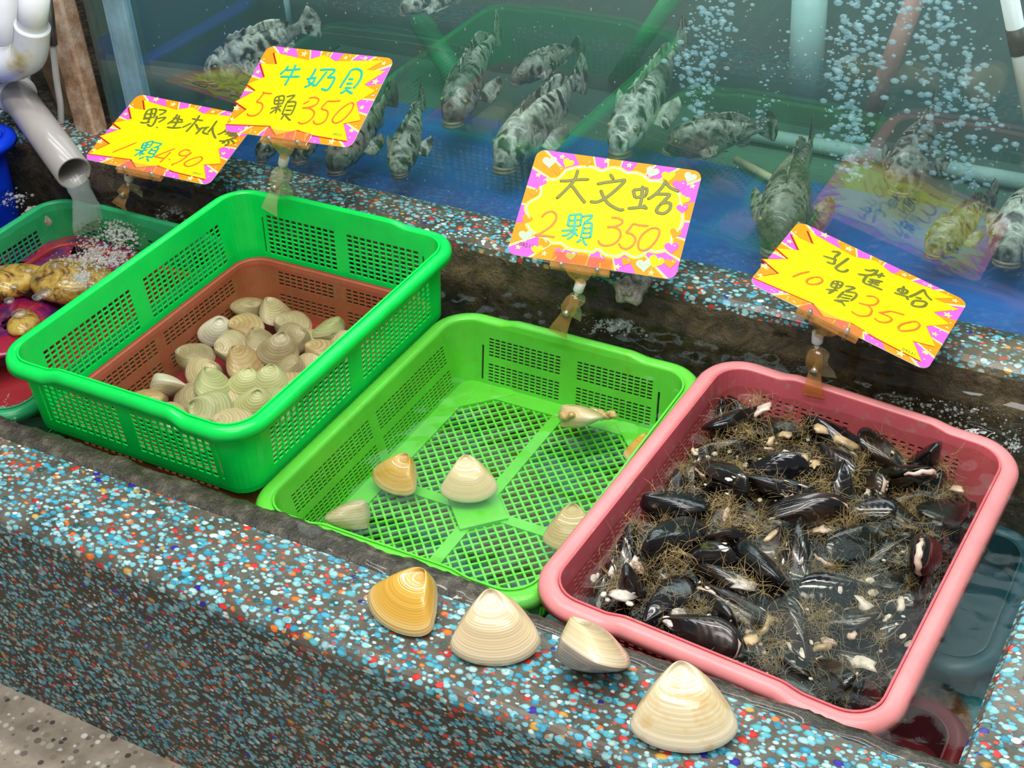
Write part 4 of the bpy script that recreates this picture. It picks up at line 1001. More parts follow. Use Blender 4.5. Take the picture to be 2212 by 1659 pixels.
# ---------------------------------------------------------------- mussels in the pink basket
MUSSELS = [[-0.3357,1.1961,-0.0609,0.742,0.14,-0.006,-0.656,1.13],[-0.3186,1.1223,-0.0682,0.748,0.087,-0.057,-0.656,0.85],[-0.3714,1.2315,-0.0575,0.014,-0.825,-0.565,0.018,1.02],[-0.4796,1.0005,-0.0518,0.122,-0.181,-0.064,-0.974,0.97],[-0.3885,0.9752,-0.0599,0.117,0.013,0.181,0.976,0.84],[-0.318,1.147,-0.07,0.661,-0.139,0.271,0.686,0.88],[-0.2444,1.0639,-0.0763,0.408,-0.549,0.659,0.314,0.8],[-0.2798,1.1075,-0.0604,0.275,-0.473,0.034,0.836,1.12],[-0.2303,1.1521,-0.0744,0.491,-0.16,0.853,0.072,0.93],[-0.3029,1.2401,-0.0669,0.926,-0.061,0.059,-0.368,0.94],[-0.2549,1.1408,-0.0723,0.062,-0.934,0.05,-0.349,0.89],[-0.4302,1.1348,-0.0544,0.063,0.639,0.765,-0.052,0.83],[-0.3342,1.0142,-0.0635,0.847,0.071,0.092,0.518,1.17],[-0.3228,1.0846,-0.0548,0.446,-0.384,0.09,0.803,1.05],[-0.3944,1.0439,-0.0603,0.218,0.792,-0.514,0.246,1.0],[-0.3379,1.2924,-0.0618,0.81,-0.017,0.021,-0.585,1.15],[-0.363,1.1017,-0.0598,0.043,-0.158,-0.986,0.008,1.16],[-0.4556,1.2386,-0.0478,0.187,0.185,0.096,0.96,1.07],[-0.3154,1.1664,-0.0559,0.315,0.906,-0.283,-0.002,0.92],[-0.2804,1.1677,-0.0724,0.991,-0.11,-0.07,-0.016,0.79],[-0.4186,1.1638,-0.0514,0.132,-0.732,-0.615,-0.261,1.18],[-0.3548,0.9916,-0.062,0.238,-0.742,-0.247,-0.576,1.04],[-0.2463,1.2683,-0.0802,0.04,-0.646,-0.759,-0.069,0.84],[-0.422,1.1411,-0.0334,0.047,0.459,-0.882,0.096,0.84],[-0.3257,1.0479,-0.0562,0.625,0.391,-0.07,0.672,1.1],[-0.359,1.1729,-0.0529,0.725,0.349,0.043,-0.592,0.82],[-0.4032,1.099,-0.0471,0.075,0.413,0.897,0.139,1.11],[-0.4288,0.9908,-0.0553,0.492,-0.058,0.095,0.863,1.19],[-0.3751,1.1409,-0.0533,0.256,0.767,-0.471,0.354,0.93],[-0.25,1.0822,-0.0591,0.575,-0.023,-0.408,-0.709,1.03],[-0.4997,1.2673,-0.0372,0.068,-0.712,-0.28,0.64,0.98],[-0.3069,0.9406,-0.0716,0.079,0.882,-0.455,-0.096,0.84],[-0.4164,0.963,-0.0457,0.61,-0.134,-0.216,0.751,0.9],[-0.2741,1.1559,-0.0492,0.868,0.077,-0.124,-0.475,0.98],[-0.4709,1.0466,-0.0529,0.637,-0.138,0.277,0.706,0.79],[-0.375,1.0788,-0.0353,0.992,0.12,-0.006,-0.049,1.09],[-0.3881,1.2704,-0.051,0.847,-0.008,0.045,0.529,0.78],[-0.3277,1.1161,-0.0457,0.908,-0.279,0.199,0.242,0.82],[-0.4654,1.0791,-0.0565,0.848,0.075,0.027,-0.524,0.81],[-0.4267,1.0611,-0.0476,0.249,-0.688,-0.588,-0.344,0.95],[-0.2787,1.2364,-0.0458,0.162,0.572,0.802,-0.062,0.87],[-0.3017,1.2714,-0.0656,0.531,-0.335,0.315,0.712,0.91],[-0.2309,1.0954,-0.0741,0.049,-0.967,-0.191,0.163,0.91],[-0.4558,0.9348,-0.0546,0.641,-0.539,-0.435,-0.331,1.07],[-0.4018,1.2062,-0.0521,0.749,-0.153,-0.176,-0.62,1.01],[-0.2756,1.2935,-0.0439,0.038,-0.171,-0.72,-0.671,1.09],[-0.3678,0.9364,-0.0536,0.589,-0.306,-0.537,-0.52,1.06],[-0.4969,1.0872,-0.0423,0.551,0.017,0.833,-0.054,1.14],[-0.492,1.1705,-0.0381,0.211,-0.753,-0.027,0.623,1.13],[-0.2309,1.2162,-0.0786,0.971,-0.035,0.024,-0.234,0.83],[-0.2473,1.0366,-0.0645,0.868,0.276,-0.005,-0.412,1.19],[-0.4869,1.2257,-0.0351,0.012,-0.873,0.347,-0.342,0.98],[-0.3659,1.1987,-0.0421,0.28,0.391,-0.214,0.85,0.88],[-0.2289,0.9543,-0.0558,0.641,-0.291,-0.646,0.296,1.13],[-0.4826,1.2888,-0.0328,0.26,0.685,0.374,-0.569,0.92],[-0.338,1.2074,-0.0282,0.166,0.216,-0.936,-0.225,0.86],[-0.2921,1.0618,-0.0384,0.368,-0.413,-0.829,-0.077,1.19],[-0.3949,1.1696,-0.02,0.274,0.519,0.731,-0.348,1.07],[-0.2692,1.1881,-0.0565,0.729,-0.25,-0.002,-0.638,0.91],[-0.2603,1.2617,-0.0582,0.947,0.296,-0.022,-0.123,1.07],[-0.4385,1.29,-0.0425,0.032,-0.706,-0.693,-0.143,1.01],[-0.2277,1.1228,-0.0528,0.677,0.097,-0.719,0.126,0.94],[-0.4426,1.0223,-0.0486,0.126,0.568,-0.771,0.261,0.89],[-0.4679,1.1479,-0.0388,0.762,0.066,0.632,-0.125,1.13],[-0.3036,1.1389,-0.033,0.926,0.005,0.334,-0.178,1.03],[-0.4977,0.9576,-0.0403,0.923,0.258,0.222,0.179,1.03],[-0.2766,1.0326,-0.0482,0.022,-0.852,0.403,-0.335,1.14],[-0.4997,1.1326,-0.0276,0.073,-0.841,-0.151,-0.515,0.85],[-0.2619,1.2152,-0.0615,0.668,-0.173,0.117,0.715,1.08],[-0.4148,0.9367,-0.0471,0.213,0.18,0.814,-0.51,0.94],[-0.3716,0.9623,-0.0366,0.613,0.624,0.34,0.346,1.03],[-0.2272,1.1869,-0.0547,0.639,0.381,0.441,0.502,0.9],[-0.4369,1.1083,-0.0316,0.139,0.441,0.045,-0.885,1.07],[-0.4662,1.0944,-0.0352,0.989,0.059,-0.117,-0.069,0.88],[-0.345,1.0921,-0.0271,0.039,0.762,0.113,-0.637,1.17],[-0.5008,1.0187,-0.0273,0.029,-0.761,-0.146,0.632,0.97],[-0.2921,0.9771,-0.07,0.19,0.758,-0.624,-0.006,0.9],[-0.359,1.1503,-0.0245,0.366,0.586,-0.393,0.607,1.16],[-0.2344,1.2359,-0.0454,0.949,-0.244,0.043,-0.193,1.16],[-0.3757,1.293,-0.0358,0.501,-0.513,-0.332,-0.613,1.2],[-0.4613,1.0077,-0.0318,0.89,0.044,-0.169,0.422,0.97],[-0.2895,1.2594,-0.0357,0.686,-0.424,0.064,0.587,1.03],[-0.3866,1.0205,-0.0273,0.391,0.519,0.609,-0.456,1.1],[-0.4671,0.9591,-0.0296,0.756,0.607,0.083,0.229,1.05],[-0.3116,0.9992,-0.041,0.321,0.243,0.261,-0.877,1.01],[-0.3682,1.0488,-0.0188,0.363,0.494,-0.757,0.228,1.04],[-0.4806,1.0941,-0.0132,0.057,0.855,-0.51,0.077,0.97],[-0.2465,1.2974,-0.074,0.472,-0.653,-0.362,-0.468,0.91],[-0.4149,1.2628,-0.0461,0.46,-0.191,-0.265,-0.826,0.91],[-0.4113,1.0765,-0.0208,0.804,-0.308,-0.451,-0.236,0.81],[-0.2827,1.2047,-0.0378,0.176,0.531,-0.822,0.107,0.89],[-0.2298,1.1386,-0.0247,0.614,-0.17,-0.732,0.242,1.16],[-0.4826,1.2549,-0.0172,0.881,-0.136,-0.297,-0.343,0.99],[-0.2691,0.9406,-0.0637,0.587,-0.182,0.041,-0.787,1.18],[-0.33,1.2437,-0.0471,0.697,0.015,-0.463,0.547,1.08],[-0.3851,0.9372,-0.0209,0.681,0.253,-0.33,0.602,1.1],[-0.2337,0.9973,-0.0772,0.324,0.284,0.13,0.893,0.82],[-0.4513,1.1534,-0.0117,0.141,0.852,0.502,-0.055,1.07],[-0.3627,1.25,-0.0319,0.825,0.177,-0.374,0.385,1.01],[-0.4298,1.0424,-0.026,0.672,0.106,-0.135,-0.72,1.15],[-0.3798,0.9941,-0.0336,0.527,-0.454,-0.396,-0.599,1.05],[-0.2597,1.0016,-0.0634,0.354,-0.367,-0.619,-0.597,0.95],[-0.4741,1.058,-0.0264,0.088,-0.959,0.265,0.042,0.86],[-0.4322,0.9635,-0.0246,0.121,0.061,-0.095,0.986,1.02],[-0.451,1.2049,-0.0509,0.15,0.788,-0.292,0.521,0.83],[-0.3186,1.2896,-0.0324,0.565,-0.155,0.184,-0.789,0.96],[-0.405,1.2299,-0.036,0.84,-0.133,-0.03,0.526,1.0],[-0.2484,1.1056,-0.0417,0.08,-0.02,0.956,-0.281,0.9],[-0.4137,1.1961,-0.0235,0.37,0.417,-0.474,0.681,1.09],[-0.3035,1.1827,-0.0311,0.537,0.031,-0.256,0.803,0.85],[-0.2583,0.9637,-0.046,0.105,-0.305,-0.379,-0.867,1.1],[-0.4585,1.0368,-0.0058,0.18,0.008,0.062,0.982,1.15]]
def mat_mussel(name, base, tip, var):
    m, nt = new_mat(name)
    uv = nd(nt, 'ShaderNodeUVMap'); sx = nd(nt, 'ShaderNodeSeparateXYZ'); lk(nt, uv.outputs[0], sx.inputs[0])
    co = objco(nt); oi = nd(nt, 'ShaderNodeObjectInfo')
    off = nd(nt, 'ShaderNodeVectorMath', operation='ADD'); lk(nt, co, off.inputs[0])
    cmb = nd(nt, 'ShaderNodeCombineXYZ'); lk(nt, math_(nt, 'MULTIPLY', oi.outputs['Random'], 5.0), cmb.inputs[0]); lk(nt, cmb.outputs[0], off.inputs[1])
    n1 = noise(nt, 60, 5, .65, off.outputs[0]); n2 = noise(nt, 24, 3, .6, off.outputs[0])
    ring = math_(nt, 'MULTIPLY_ADD', math_(nt, 'SINE', math_(nt, 'MULTIPLY', sx.outputs[0], 62)), .5, .5)
    col = ramp(nt, sx.outputs[0], [(0, tip), (.16, base), (1, base)])
    col = mixc(nt, ramp(nt, n2.outputs[0], [(.50, (0, 0, 0)), (.66, (.8, .8, .8))]), col, var)
    col = mixc(nt, ramp(nt, n1.outputs[0], [(.62, (0, 0, 0)), (.72, (.7, .7, .7))]), col, (.26, .20, .12))
    out(nt, princ(nt, col, ramp(nt, n2.outputs[0], [(.4, (.12, .12, .12)), (.7, (.40, .40, .40))]), bump(nt, math_(nt, 'ADD', ring, n1.outputs[0]), .22, .0008), .5, coat=.5)); return m
M_MUS = mat_mussel('black_mussel_shell', (.004, .0035, .005), (.03, .018, .012), (.016, .009, .007))
M_MUSB = mat_mussel('brown_black_mussel_shell', (.006, .0045, .004), (.09, .05, .03), (.038, .018, .010))
M_BYS = mat_plain('byssus_fibre', (.50, .36, .16), .45, .55, 40)
M_CRUST = mat_plain('white_crust', (.66, .60, .52), .5, .3, 120)
M_FLESH = mat_plain('pinkish_flesh', (.70, .50, .40), .3, .3, 70, coat=.4)
def hairs(mb, n, root, spread, L0, L1, dirn, rad, rng, curl=1.0, m=0):
    for i in range(n):
        p = np.array([root[k] + rng.gauss(0, spread[k]) for k in range(3)])
        d = np.array(dirn) + np.array([rng.gauss(0, .6), rng.gauss(0, .6), rng.gauss(0, .45)]); d /= np.linalg.norm(d)
        L = rng.uniform(L0, L1); P = [p]; c = np.array([rng.gauss(0, 1), rng.gauss(0, 1), rng.gauss(0, 1)]) * curl
        for k in range(5):
            d = d + c * .22 + np.array([rng.gauss(0, .16), rng.gauss(0, .16), rng.gauss(0, .16)]); d /= np.linalg.norm(d); P.append(P[-1] + d * L / 5)
        v, f = tube(P, [rad, rad, rad, rad * .9, rad * .7, rad * .3], 3, False); mb.add(v, f, m)
MS = .077
def mussel_proto(kind):
    rng = random.Random(kind * 11 + 1)
    t = thing('mussel', '', 'mussel', group='mussels in the pink basket')
    mat = (M_MUS, M_MUSB, M_MUS, M_MUSB)[kind]
    gape = .05 if kind == 3 else 0.0
    for sg in (1, -1):
        v, f, uv = valve(MUSS, (0, .40), .175, sg, MS, nk=12, nth=36, p=2.1, q=.55, inflate=.25)
        if gape: v = [(x, y, z + sg * gape * (MS * .5 - y)) for x, y, z in v]
        mesh_obj('valve', v, f, mat, t, True, None, uv)
    if kind in (0, 1, 2):
        mb = MB(); hairs(mb, (70, 110, 40)[kind], (-.16 * MS, .12 * MS, 0), (.004, .013, .004), .010, .028, (-.8, -.1, .25), .00018, rng, 1.8)
        mb.build('byssus', M_BYS, t)['label'] = 'tan beard of byssus threads'
    if kind in (2, 3):
        mb = MB()
        for i in range(9 if kind == 2 else 5):
            a = rng.uniform(-.18, .2); b = rng.uniform(-.05, .42) if kind == 2 else rng.uniform(.25, .45)
            for sg in (1, -1): blob(mb, (a * MS, b * MS, sg * (.19 - .9 * abs(a) * .5) * MS * .80), rng.uniform(.0010, .0030), ICO1, 0, (rng.uniform(.8, 1.6), rng.uniform(1, 2.4), .5))
        mb.build('crust', M_CRUST, t, False)['label'] = 'white crust on the shell'
    if kind == 3:
        mb = MB()
        Pf = [(.185 * MS * math.cos(PI * (1.0 + i / 15)) * 1.05, (-.15 + .31 * math.sin(PI * (1.0 + i / 15))) * MS, .0012 * math.sin(i * 1.9)) for i in range(16)]
        mb.add(*tube(Pf, [.0012 + .0024 * math.sin(PI * (i + .5) / 16) * (1 + .25 * math.sin(i * 2.3)) for i in range(16)], 8))
        mb.build('flesh', M_FLESH, t)['label'] = 'pale flesh between the valves'
    return t
protos = [mussel_proto(k) for k in range(4)]
usedm = [False] * 4
ORD = 'first second third fourth fifth sixth seventh eighth ninth tenth eleventh twelfth thirteenth fourteenth fifteenth sixteenth'.split()
kn = ['black bearded', 'brownish shaggy', 'white crusted', 'gaping pale fleshed']
rngm = random.Random(21)
order = sorted(range(len(MUSSELS)), key=lambda i: -MUSSELS[i][1])
rows = [order[i:i + 12] for i in range(0, len(order), 12)]
for ri, row in enumerate(rows):
    row = sorted(row, key=lambda i: MUSSELS[i][0])
    for ci, i in enumerate(row):
        x, y, z, qw, qx, qy, qz, s = MUSSELS[i]
        kd = rngm.choices(range(4), (36, 30, 20, 14))[0]
        if usedm[kd]: o = dup(protos[kd])
        else: o = protos[kd]; usedm[kd] = True
        from mathutils import Quaternion
        o.matrix_world = Matrix.Translation((x, y, z)) @ Quaternion((qw, qx, qy, qz)).to_matrix().to_4x4() @ Matrix.Scale(s, 4)
        o['label'] = '%s mussel, pink basket, %s row from the back, %s from the left' % (kn[kd], ORD[ri], ORD[ci])
# tangle lying between and under the mussels
rg = random.Random(4)
mb = MB(); n = 60
V = []; F = []
hw_, hl_ = .148, .196
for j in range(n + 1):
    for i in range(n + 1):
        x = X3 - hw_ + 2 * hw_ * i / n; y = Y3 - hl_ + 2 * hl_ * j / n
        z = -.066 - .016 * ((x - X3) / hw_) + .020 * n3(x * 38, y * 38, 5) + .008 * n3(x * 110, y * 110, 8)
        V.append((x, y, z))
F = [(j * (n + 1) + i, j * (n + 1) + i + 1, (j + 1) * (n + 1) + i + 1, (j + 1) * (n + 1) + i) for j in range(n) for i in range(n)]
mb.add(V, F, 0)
for i in range(1300):
    x = X3 + rg.uniform(-.140, .140); y = Y3 + rg.uniform(-.185, .185)
    zz = -.040 - .016 * ((x - X3) / hw_) + rg.uniform(-.016, .022)
    hairs(mb, 1, (x, y, zz), (.004, .004, .002), .010, .034, (rg.gauss(0, 1), rg.gauss(0, 1), .3), .00018, rg, 2.0, 1)
for i in range(70):     # clumps
    x = X3 + rg.uniform(-.135, .135); y = Y3 + rg.uniform(-.180, .180); a = rg.uniform(0, 6.3)
    zz = -.030 - .016 * ((x - X3) / hw_) + rg.uniform(-.012, .012)
    hairs(mb, 36, (x, y, zz), (.005, .005, .003), .008, .024, (math.cos(a), math.sin(a), .4), .00018, rg, 1.7, rg.choice((1, 2)))
for i in range(150):    # shell chips and barnacles
    x = X3 + rg.uniform(-.14, .14); y = Y3 + rg.uniform(-.185, .185)
    blob(mb, (x, y, -.036 - .016 * ((x - X3) / hw_) + rg.uniform(-.014, .016)), rg.uniform(.0010, .0036), ICO1, 3, (rg.uniform(.6, 1.5), rg.uniform(.6, 1.5), .5))
for i in range(64):    # pale torn flesh and shell pieces
    x = X3 + rg.uniform(-.138, .138); y = Y3 + rg.uniform(-.18, .18); zz = -.026 - .018 * ((x - X3) / hw_) + rg.uniform(-.010, .010); a = rg.uniform(0, 6.3); rr = rg.uniform(.004, .0095)
    bv = []; sc = (rg.uniform(.9, 1.7), rg.uniform(.5, .9), rg.uniform(.3, .55))
    for p in ICO2[0]:
        k = 1 + 1.0 * n3(p[0] * 2.3 + i, p[1] * 2.3, p[2] * 2.3); q = [p[j] * rr * sc[j] * k for j in range(3)]
        bv.append((x + q[0] * math.cos(a) - q[1] * math.sin(a), y + q[0] * math.sin(a) + q[1] * math.cos(a), zz + q[2] + q[0] * .3))
    mb.add(bv, ICO2[1], rg.choice((3, 4, 4, 5)))
for i in range(90):    # furry clumps
    x = X3 + rg.uniform(-.135, .135); y = Y3 + rg.uniform(-.180, .180); zz = -.030 - .018 * ((x - X3) / hw_) + rg.uniform(-.010, .010)
    hairs(mb, 60, (x, y, zz), (.008, .008, .004), .006, .022, (rg.gauss(0, 1), rg.gauss(0, 1), .5), .00018, rg, 2.2, rg.choice((1, 1, 2)))
M_BYS2 = mat_plain('olive_byssus_fibre', (.30, .21, .08), .45, .5, 40)
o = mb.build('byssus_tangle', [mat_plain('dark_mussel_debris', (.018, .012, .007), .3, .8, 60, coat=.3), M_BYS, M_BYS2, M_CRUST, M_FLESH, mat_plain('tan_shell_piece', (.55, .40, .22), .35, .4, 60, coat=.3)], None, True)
tag(o, 'tangle of brown byssus threads and shell chips between the mussels', 'byssus', None, 'stuff')

# ---------------------------------------------------------------- rock snails and melon snails
def mat_rocky():
    m, nt = new_mat('rough_grey_snail_shell'); co = objco(nt)
    n1 = noise(nt, 90, 5, .7, co); n2 = noise(nt, 30, 3, .6, co)
    col = ramp(nt, n1.outputs[0], [(.3, (.12, .09, .08)), (.5, (.42, .36, .34)), (.7, (.72, .66, .62))])
    out(nt, princ(nt, col, .45, bump(nt, n1.outputs[0], .9, .004), .5, coat=.2)); return m
M_ROCK = mat_rocky()
def spiral_shell(name, label, cat, c, size, axis, turns=3.2, mat=None, open_r=.52, knob=.26, group=None):
    t = thing(name, label, cat, group=group)
    mb = MB(); NS = int(turns * 22); seg = 18; v = []; f = []
    for i in range(NS + 1):
        k = i / NS; a = k * turns * 2 * PI; g = math.exp((k - 1) * 2.6)
        R = .50 * g; zc = .95 * (1 - g) - .30; tr = open_r * g
        for j in range(seg):
            b = 2 * PI * j / seg
            kn_ = 1 + knob * math.sin(a * 5.0) * max(0, math.cos(b - .5)) + .16 * n3(i * .7, j * .9, 2)
            rr = (R * .75 + tr * kn_ * math.cos(b)); v.append((rr * math.cos(a) * size, rr * math.sin(a) * size, (zc + tr * kn_ * 1.15 * math.sin(b)) * size))
    for i in range(NS):
        for j in range(seg):
            j2 = (j + 1) % seg; f.append((i * seg + j, i * seg + j2, (i + 1) * seg + j2, (i + 1) * seg + j))
    f.append(tuple(NS * seg + j for j in range(seg))); f.append(tuple(reversed(range(seg))))
    mesh_obj('shell', v, f, mat or M_ROCK, t)
    mb.add(*box(0, .001, 0, .001, 0, .001)) if False else None
    a = turns * 2 * PI; blob(mb, (.375 * math.cos(a) * size, .375 * math.sin(a) * size, -.30 * size), .46 * size, ICO2, 0, (1, .35, 1.05))
    mb.build('foot', mat_plain('dark_snail_foot', (.10, .07, .06), .4, .4, 60, coat=.3), t)
    q = Vector(axis).to_track_quat('Z', 'Y'); t.matrix_world = Matrix.Translation(c) @ q.to_matrix().to_4x4()
    return t
spiral_shell('rock_snail', 'knobbly grey snail clinging to the dark wall below the hearts card', 'sea snail', atY(1356, 622, 1.372), .033, (.30, -.85, .42), group='grey knobbly sea snails')
spiral_shell('rock_snail', 'knobbly grey snail under water at the back of the sea green basket', 'sea snail', at(76, 470, -.034), .032, (-.1, -.3, .9), group='grey knobbly sea snails')
def mat_melon():
    m, nt = new_mat('mustard_melon_snail_shell'); co = objco(nt)
    n1 = noise(nt, 34, 4, .65, co, 1.2); n2 = noise(nt, 55, 3, .6, co)
    col = ramp(nt, n1.outputs[0], [(.36, (.10, .04, .02)), (.46, (.42, .25, .05)), (.58, (.64, .42, .09)), (.74, (.46, .36, .19))])
    out(nt, princ(nt, col, .3, bump(nt, n2.outputs[0], .3, .002), .5, coat=.4)); return m
M_MEL = mat_melon()
def mat_flesh2():
    m, nt = new_mat('purple_red_snail_flesh'); co = objco(nt)
    n1 = noise(nt, 26, 4, .6, co, .8)
    col = ramp(nt, n1.outputs[0], [(.32, (.035, .008, .09)), (.46, (.17, .008, .11)), (.58, (.40, .012, .04)), (.75, (.12, .02, .03))])
    out(nt, princ(nt, col, .28, bump(nt, noise(nt, 60, 4, .6, co).outputs[0], .4, .003), .5, coat=.5)); return m
M_FL2 = mat_flesh2()
def melon(label, c, size, az, fl, ss=1.0):
    t = thing('melon_snail', label, 'sea snail', c, 'large melon snails in the sea green basket'); t.rotation_euler = (0, 0, az)
    v = []; f = []; n, seg = 22, 28
    for i in range(n + 1):
        k = i / n; x = (k - .5) * 2
        r = .62 * math.sin(PI * min(.999, max(.001, k ** .80))) ** .62
        for j in range(seg):
            a = 2 * PI * j / seg; w_ = 1 + .10 * max(0, math.cos(a - 6 * k)) + .05 * n3(x * 2, math.cos(a) * 2, math.sin(a) * 2)
            v.append((x * size * ss, r * w_ * math.cos(a) * size * ss * 1.1, r * w_ * math.sin(a) * size * ss * .60 - .1 * size))
    for i in range(n):
        for j in range(seg):
            j2 = (j + 1) % seg; f.append((i * seg + j, i * seg + j2, (i + 1) * seg + j2, (i + 1) * seg + j))
    mesh_obj('shell', v, f, M_MEL, t)
    mb = MB(); rr = random.Random(int(size * 1000))
    v = []; f = []; n = 30
    for i in range(n + 1):
        for j in range(9):
            a = 2 * PI * i / n; k = j / 8
            rx = (.30 + 1.15 * k) * (1 + .10 * math.sin(5 * a + 1)) ; v.append(((rx * 1.05 * math.cos(a) + fl[0] * .4) * size, (rx * .85 * math.sin(a) + fl[1] * .6) * size, (-.30 + .14 * (1 - k ** 2) + .05 * k * math.sin(7 * a)) * size))
    for i in range(n):
        for j in range(8): f.append((i * 9 + j, i * 9 + j + 1, (i + 1) * 9 + j + 1, (i + 1) * 9 + j))
    f.append(tuple(i * 9 for i in reversed(range(n))))
    o = mesh_obj('foot', v, f, M_FL2, t); o['label'] = 'wide purple red fleshy foot'
    md = o.modifiers.new('thick', 'SOLIDIFY'); md.thickness = .006
    return t
melon('mustard shelled melon snail in the middle of the sea green basket', at(160, 598, -.050), .066, .35, (-.9, 2.3))
melon('melon snail with a wide purple foot at the left of the sea green basket', at(20, 600, -.056), .054, 1.0, (1.0, 1.2))
melon('melon snail at the front left of the sea green basket, mostly dark red', at(48, 690, -.060), .050, 2.2, (.4, .6), .62)

# ================================================================ groupers in the tank
def mat_grouper(name, dark, pale, sc, amount):
    m, nt = new_mat(name); co = objco(nt); oi = nd(nt, 'ShaderNodeObjectInfo')
    off = nd(nt, 'ShaderNodeVectorMath', operation='ADD'); lk(nt, co, off.inputs[0])
    cmb = nd(nt, 'ShaderNodeCombineXYZ'); lk(nt, math_(nt, 'MULTIPLY', oi.outputs['Random'], 4.0), cmb.inputs[1]); lk(nt, cmb.outputs[0], off.inputs[1])
    wn = noise(nt, 30, 3, .6, off.outputs[0])
    sc_ = nd(nt, 'ShaderNodeVectorMath', operation='SCALE'); lk(nt, wn.outputs['Color'], sc_.inputs[0]); sc_.inputs['Scale'].default_value = .035
    ad = nd(nt, 'ShaderNodeVectorMath', operation='ADD'); lk(nt, off.outputs[0], ad.inputs[0]); lk(nt, sc_.outputs[0], ad.inputs[1])
    mp = nd(nt, 'ShaderNodeMapping'); mp.inputs['Scale'].default_value = (1.5, 1, .62); lk(nt, ad.outputs[0], mp.inputs['Vector'])
    v = nd(nt, 'ShaderNodeTexVoronoi', feature='DISTANCE_TO_EDGE'); v.inputs['Scale'].default_value = sc; lk(nt, mp.outputs[0], v.inputs['Vector'])
    v2 = nd(nt, 'ShaderNodeTexVoronoi', feature='F1'); v2.inputs['Scale'].default_value = sc * .8; lk(nt, mp.outputs[0], v2.inputs['Vector'])
    net = ramp(nt, v.outputs['Distance'], [(.0, (1, 1, 1)), (.10, (.75, .75, .75)), (.22, (0, 0, 0))])
    ringp = ramp(nt, v2.outputs['Distance'], [(.30, (0, 0, 0)), (.42, (1, 1, 1)), (.56, (0, 0, 0))])
    big = noise(nt, 10, 3, .6, off.outputs[0]); fine = noise(nt, 120, 4, .7, off.outputs[0])
    f = math_(nt, 'MAXIMUM', math_(nt, 'MULTIPLY', net, .7), ringp)
    f = math_(nt, 'MULTIPLY', f, ramp(nt, big.outputs[0], [(.34, (.15, .15, .15)), (.56, (1, 1, 1))]))
    f = math_(nt, 'MULTIPLY', f, ramp(nt, fine.outputs[0], [(.35, (.5, .5, .5)), (.6, (1, 1, 1))]))
    f = math_(nt, 'MULTIPLY', f, amount)
    base = ramp(nt, fine.outputs[0], [(.3, tuple(x * .5 for x in dark)), (.7, tuple(x * 1.7 for x in dark))])
    col = mixc(nt, f, base, pale)
    out(nt, princ(nt, col, .38, bump(nt, fine.outputs[0], .35, .002), .5, coat=.2)); return m
MG = [mat_grouper('mottled_grouper_skin', (.016, .015, .012), (.62, .60, .50), 40, 1.0), mat_grouper('pale_grouper_skin', (.022, .021, .017), (.80, .78, .66), 34, 1.0),
      mat_grouper('dark_grouper_skin', (.010, .009, .008), (.46, .43, .35), 44, 1.0), mat_grouper('brown_grouper_skin', (.030, .020, .013), (.50, .42, .32), 56, .9)]
M_EYE = mat_plain('fish_eye', (.20, .16, .05), .1, .3, 300, coat=.8)
M_LIPS = mat_plain('fish_lips', (.16, .12, .10), .4, .3, 90)
HT = ([0, .03, .09, .18, .30, .44, .58, .70, .79, .84], [.020, .066, .108, .140, .158, .150, .115, .074, .052, .054])
WT = ([0, .03, .09, .18, .30, .44, .58, .70, .79, .84], [.024, .062, .090, .108, .108, .092, .064, .038, .022, .014])
def fan(mb, base, dirs, L, th, rng, side):
    """rayed fin: base points and one direction per ray, solid with thickness"""
    n = len(base); v = []; f = []; seg = 5
    for s in (1, -1):
        for i in range(n):
            for k in range(seg + 1):
                p = np.array(base[i]) + np.array(dirs[i]) * (L[i] * k / seg); r = (.5 + .5 * math.sin(i * PI)) * 0
                p = p + np.array(side) * s * (th * (1 - k / seg * .8) + (.0009 if i % 2 else 0)); v.append(p)
    o = n * (seg + 1)
    for i in range(n - 1):
        for k in range(seg):
            a = i * (seg + 1) + k; q = (a, a + 1, a + seg + 2, a + seg + 1); f.append(q); f.append(tuple(reversed([x + o for x in q])))
    for i in range(n - 1):
        a = i * (seg + 1) + seg; b = a + seg + 1; f.append((a, a + o, b + o, b))
    mb.add(v, f)
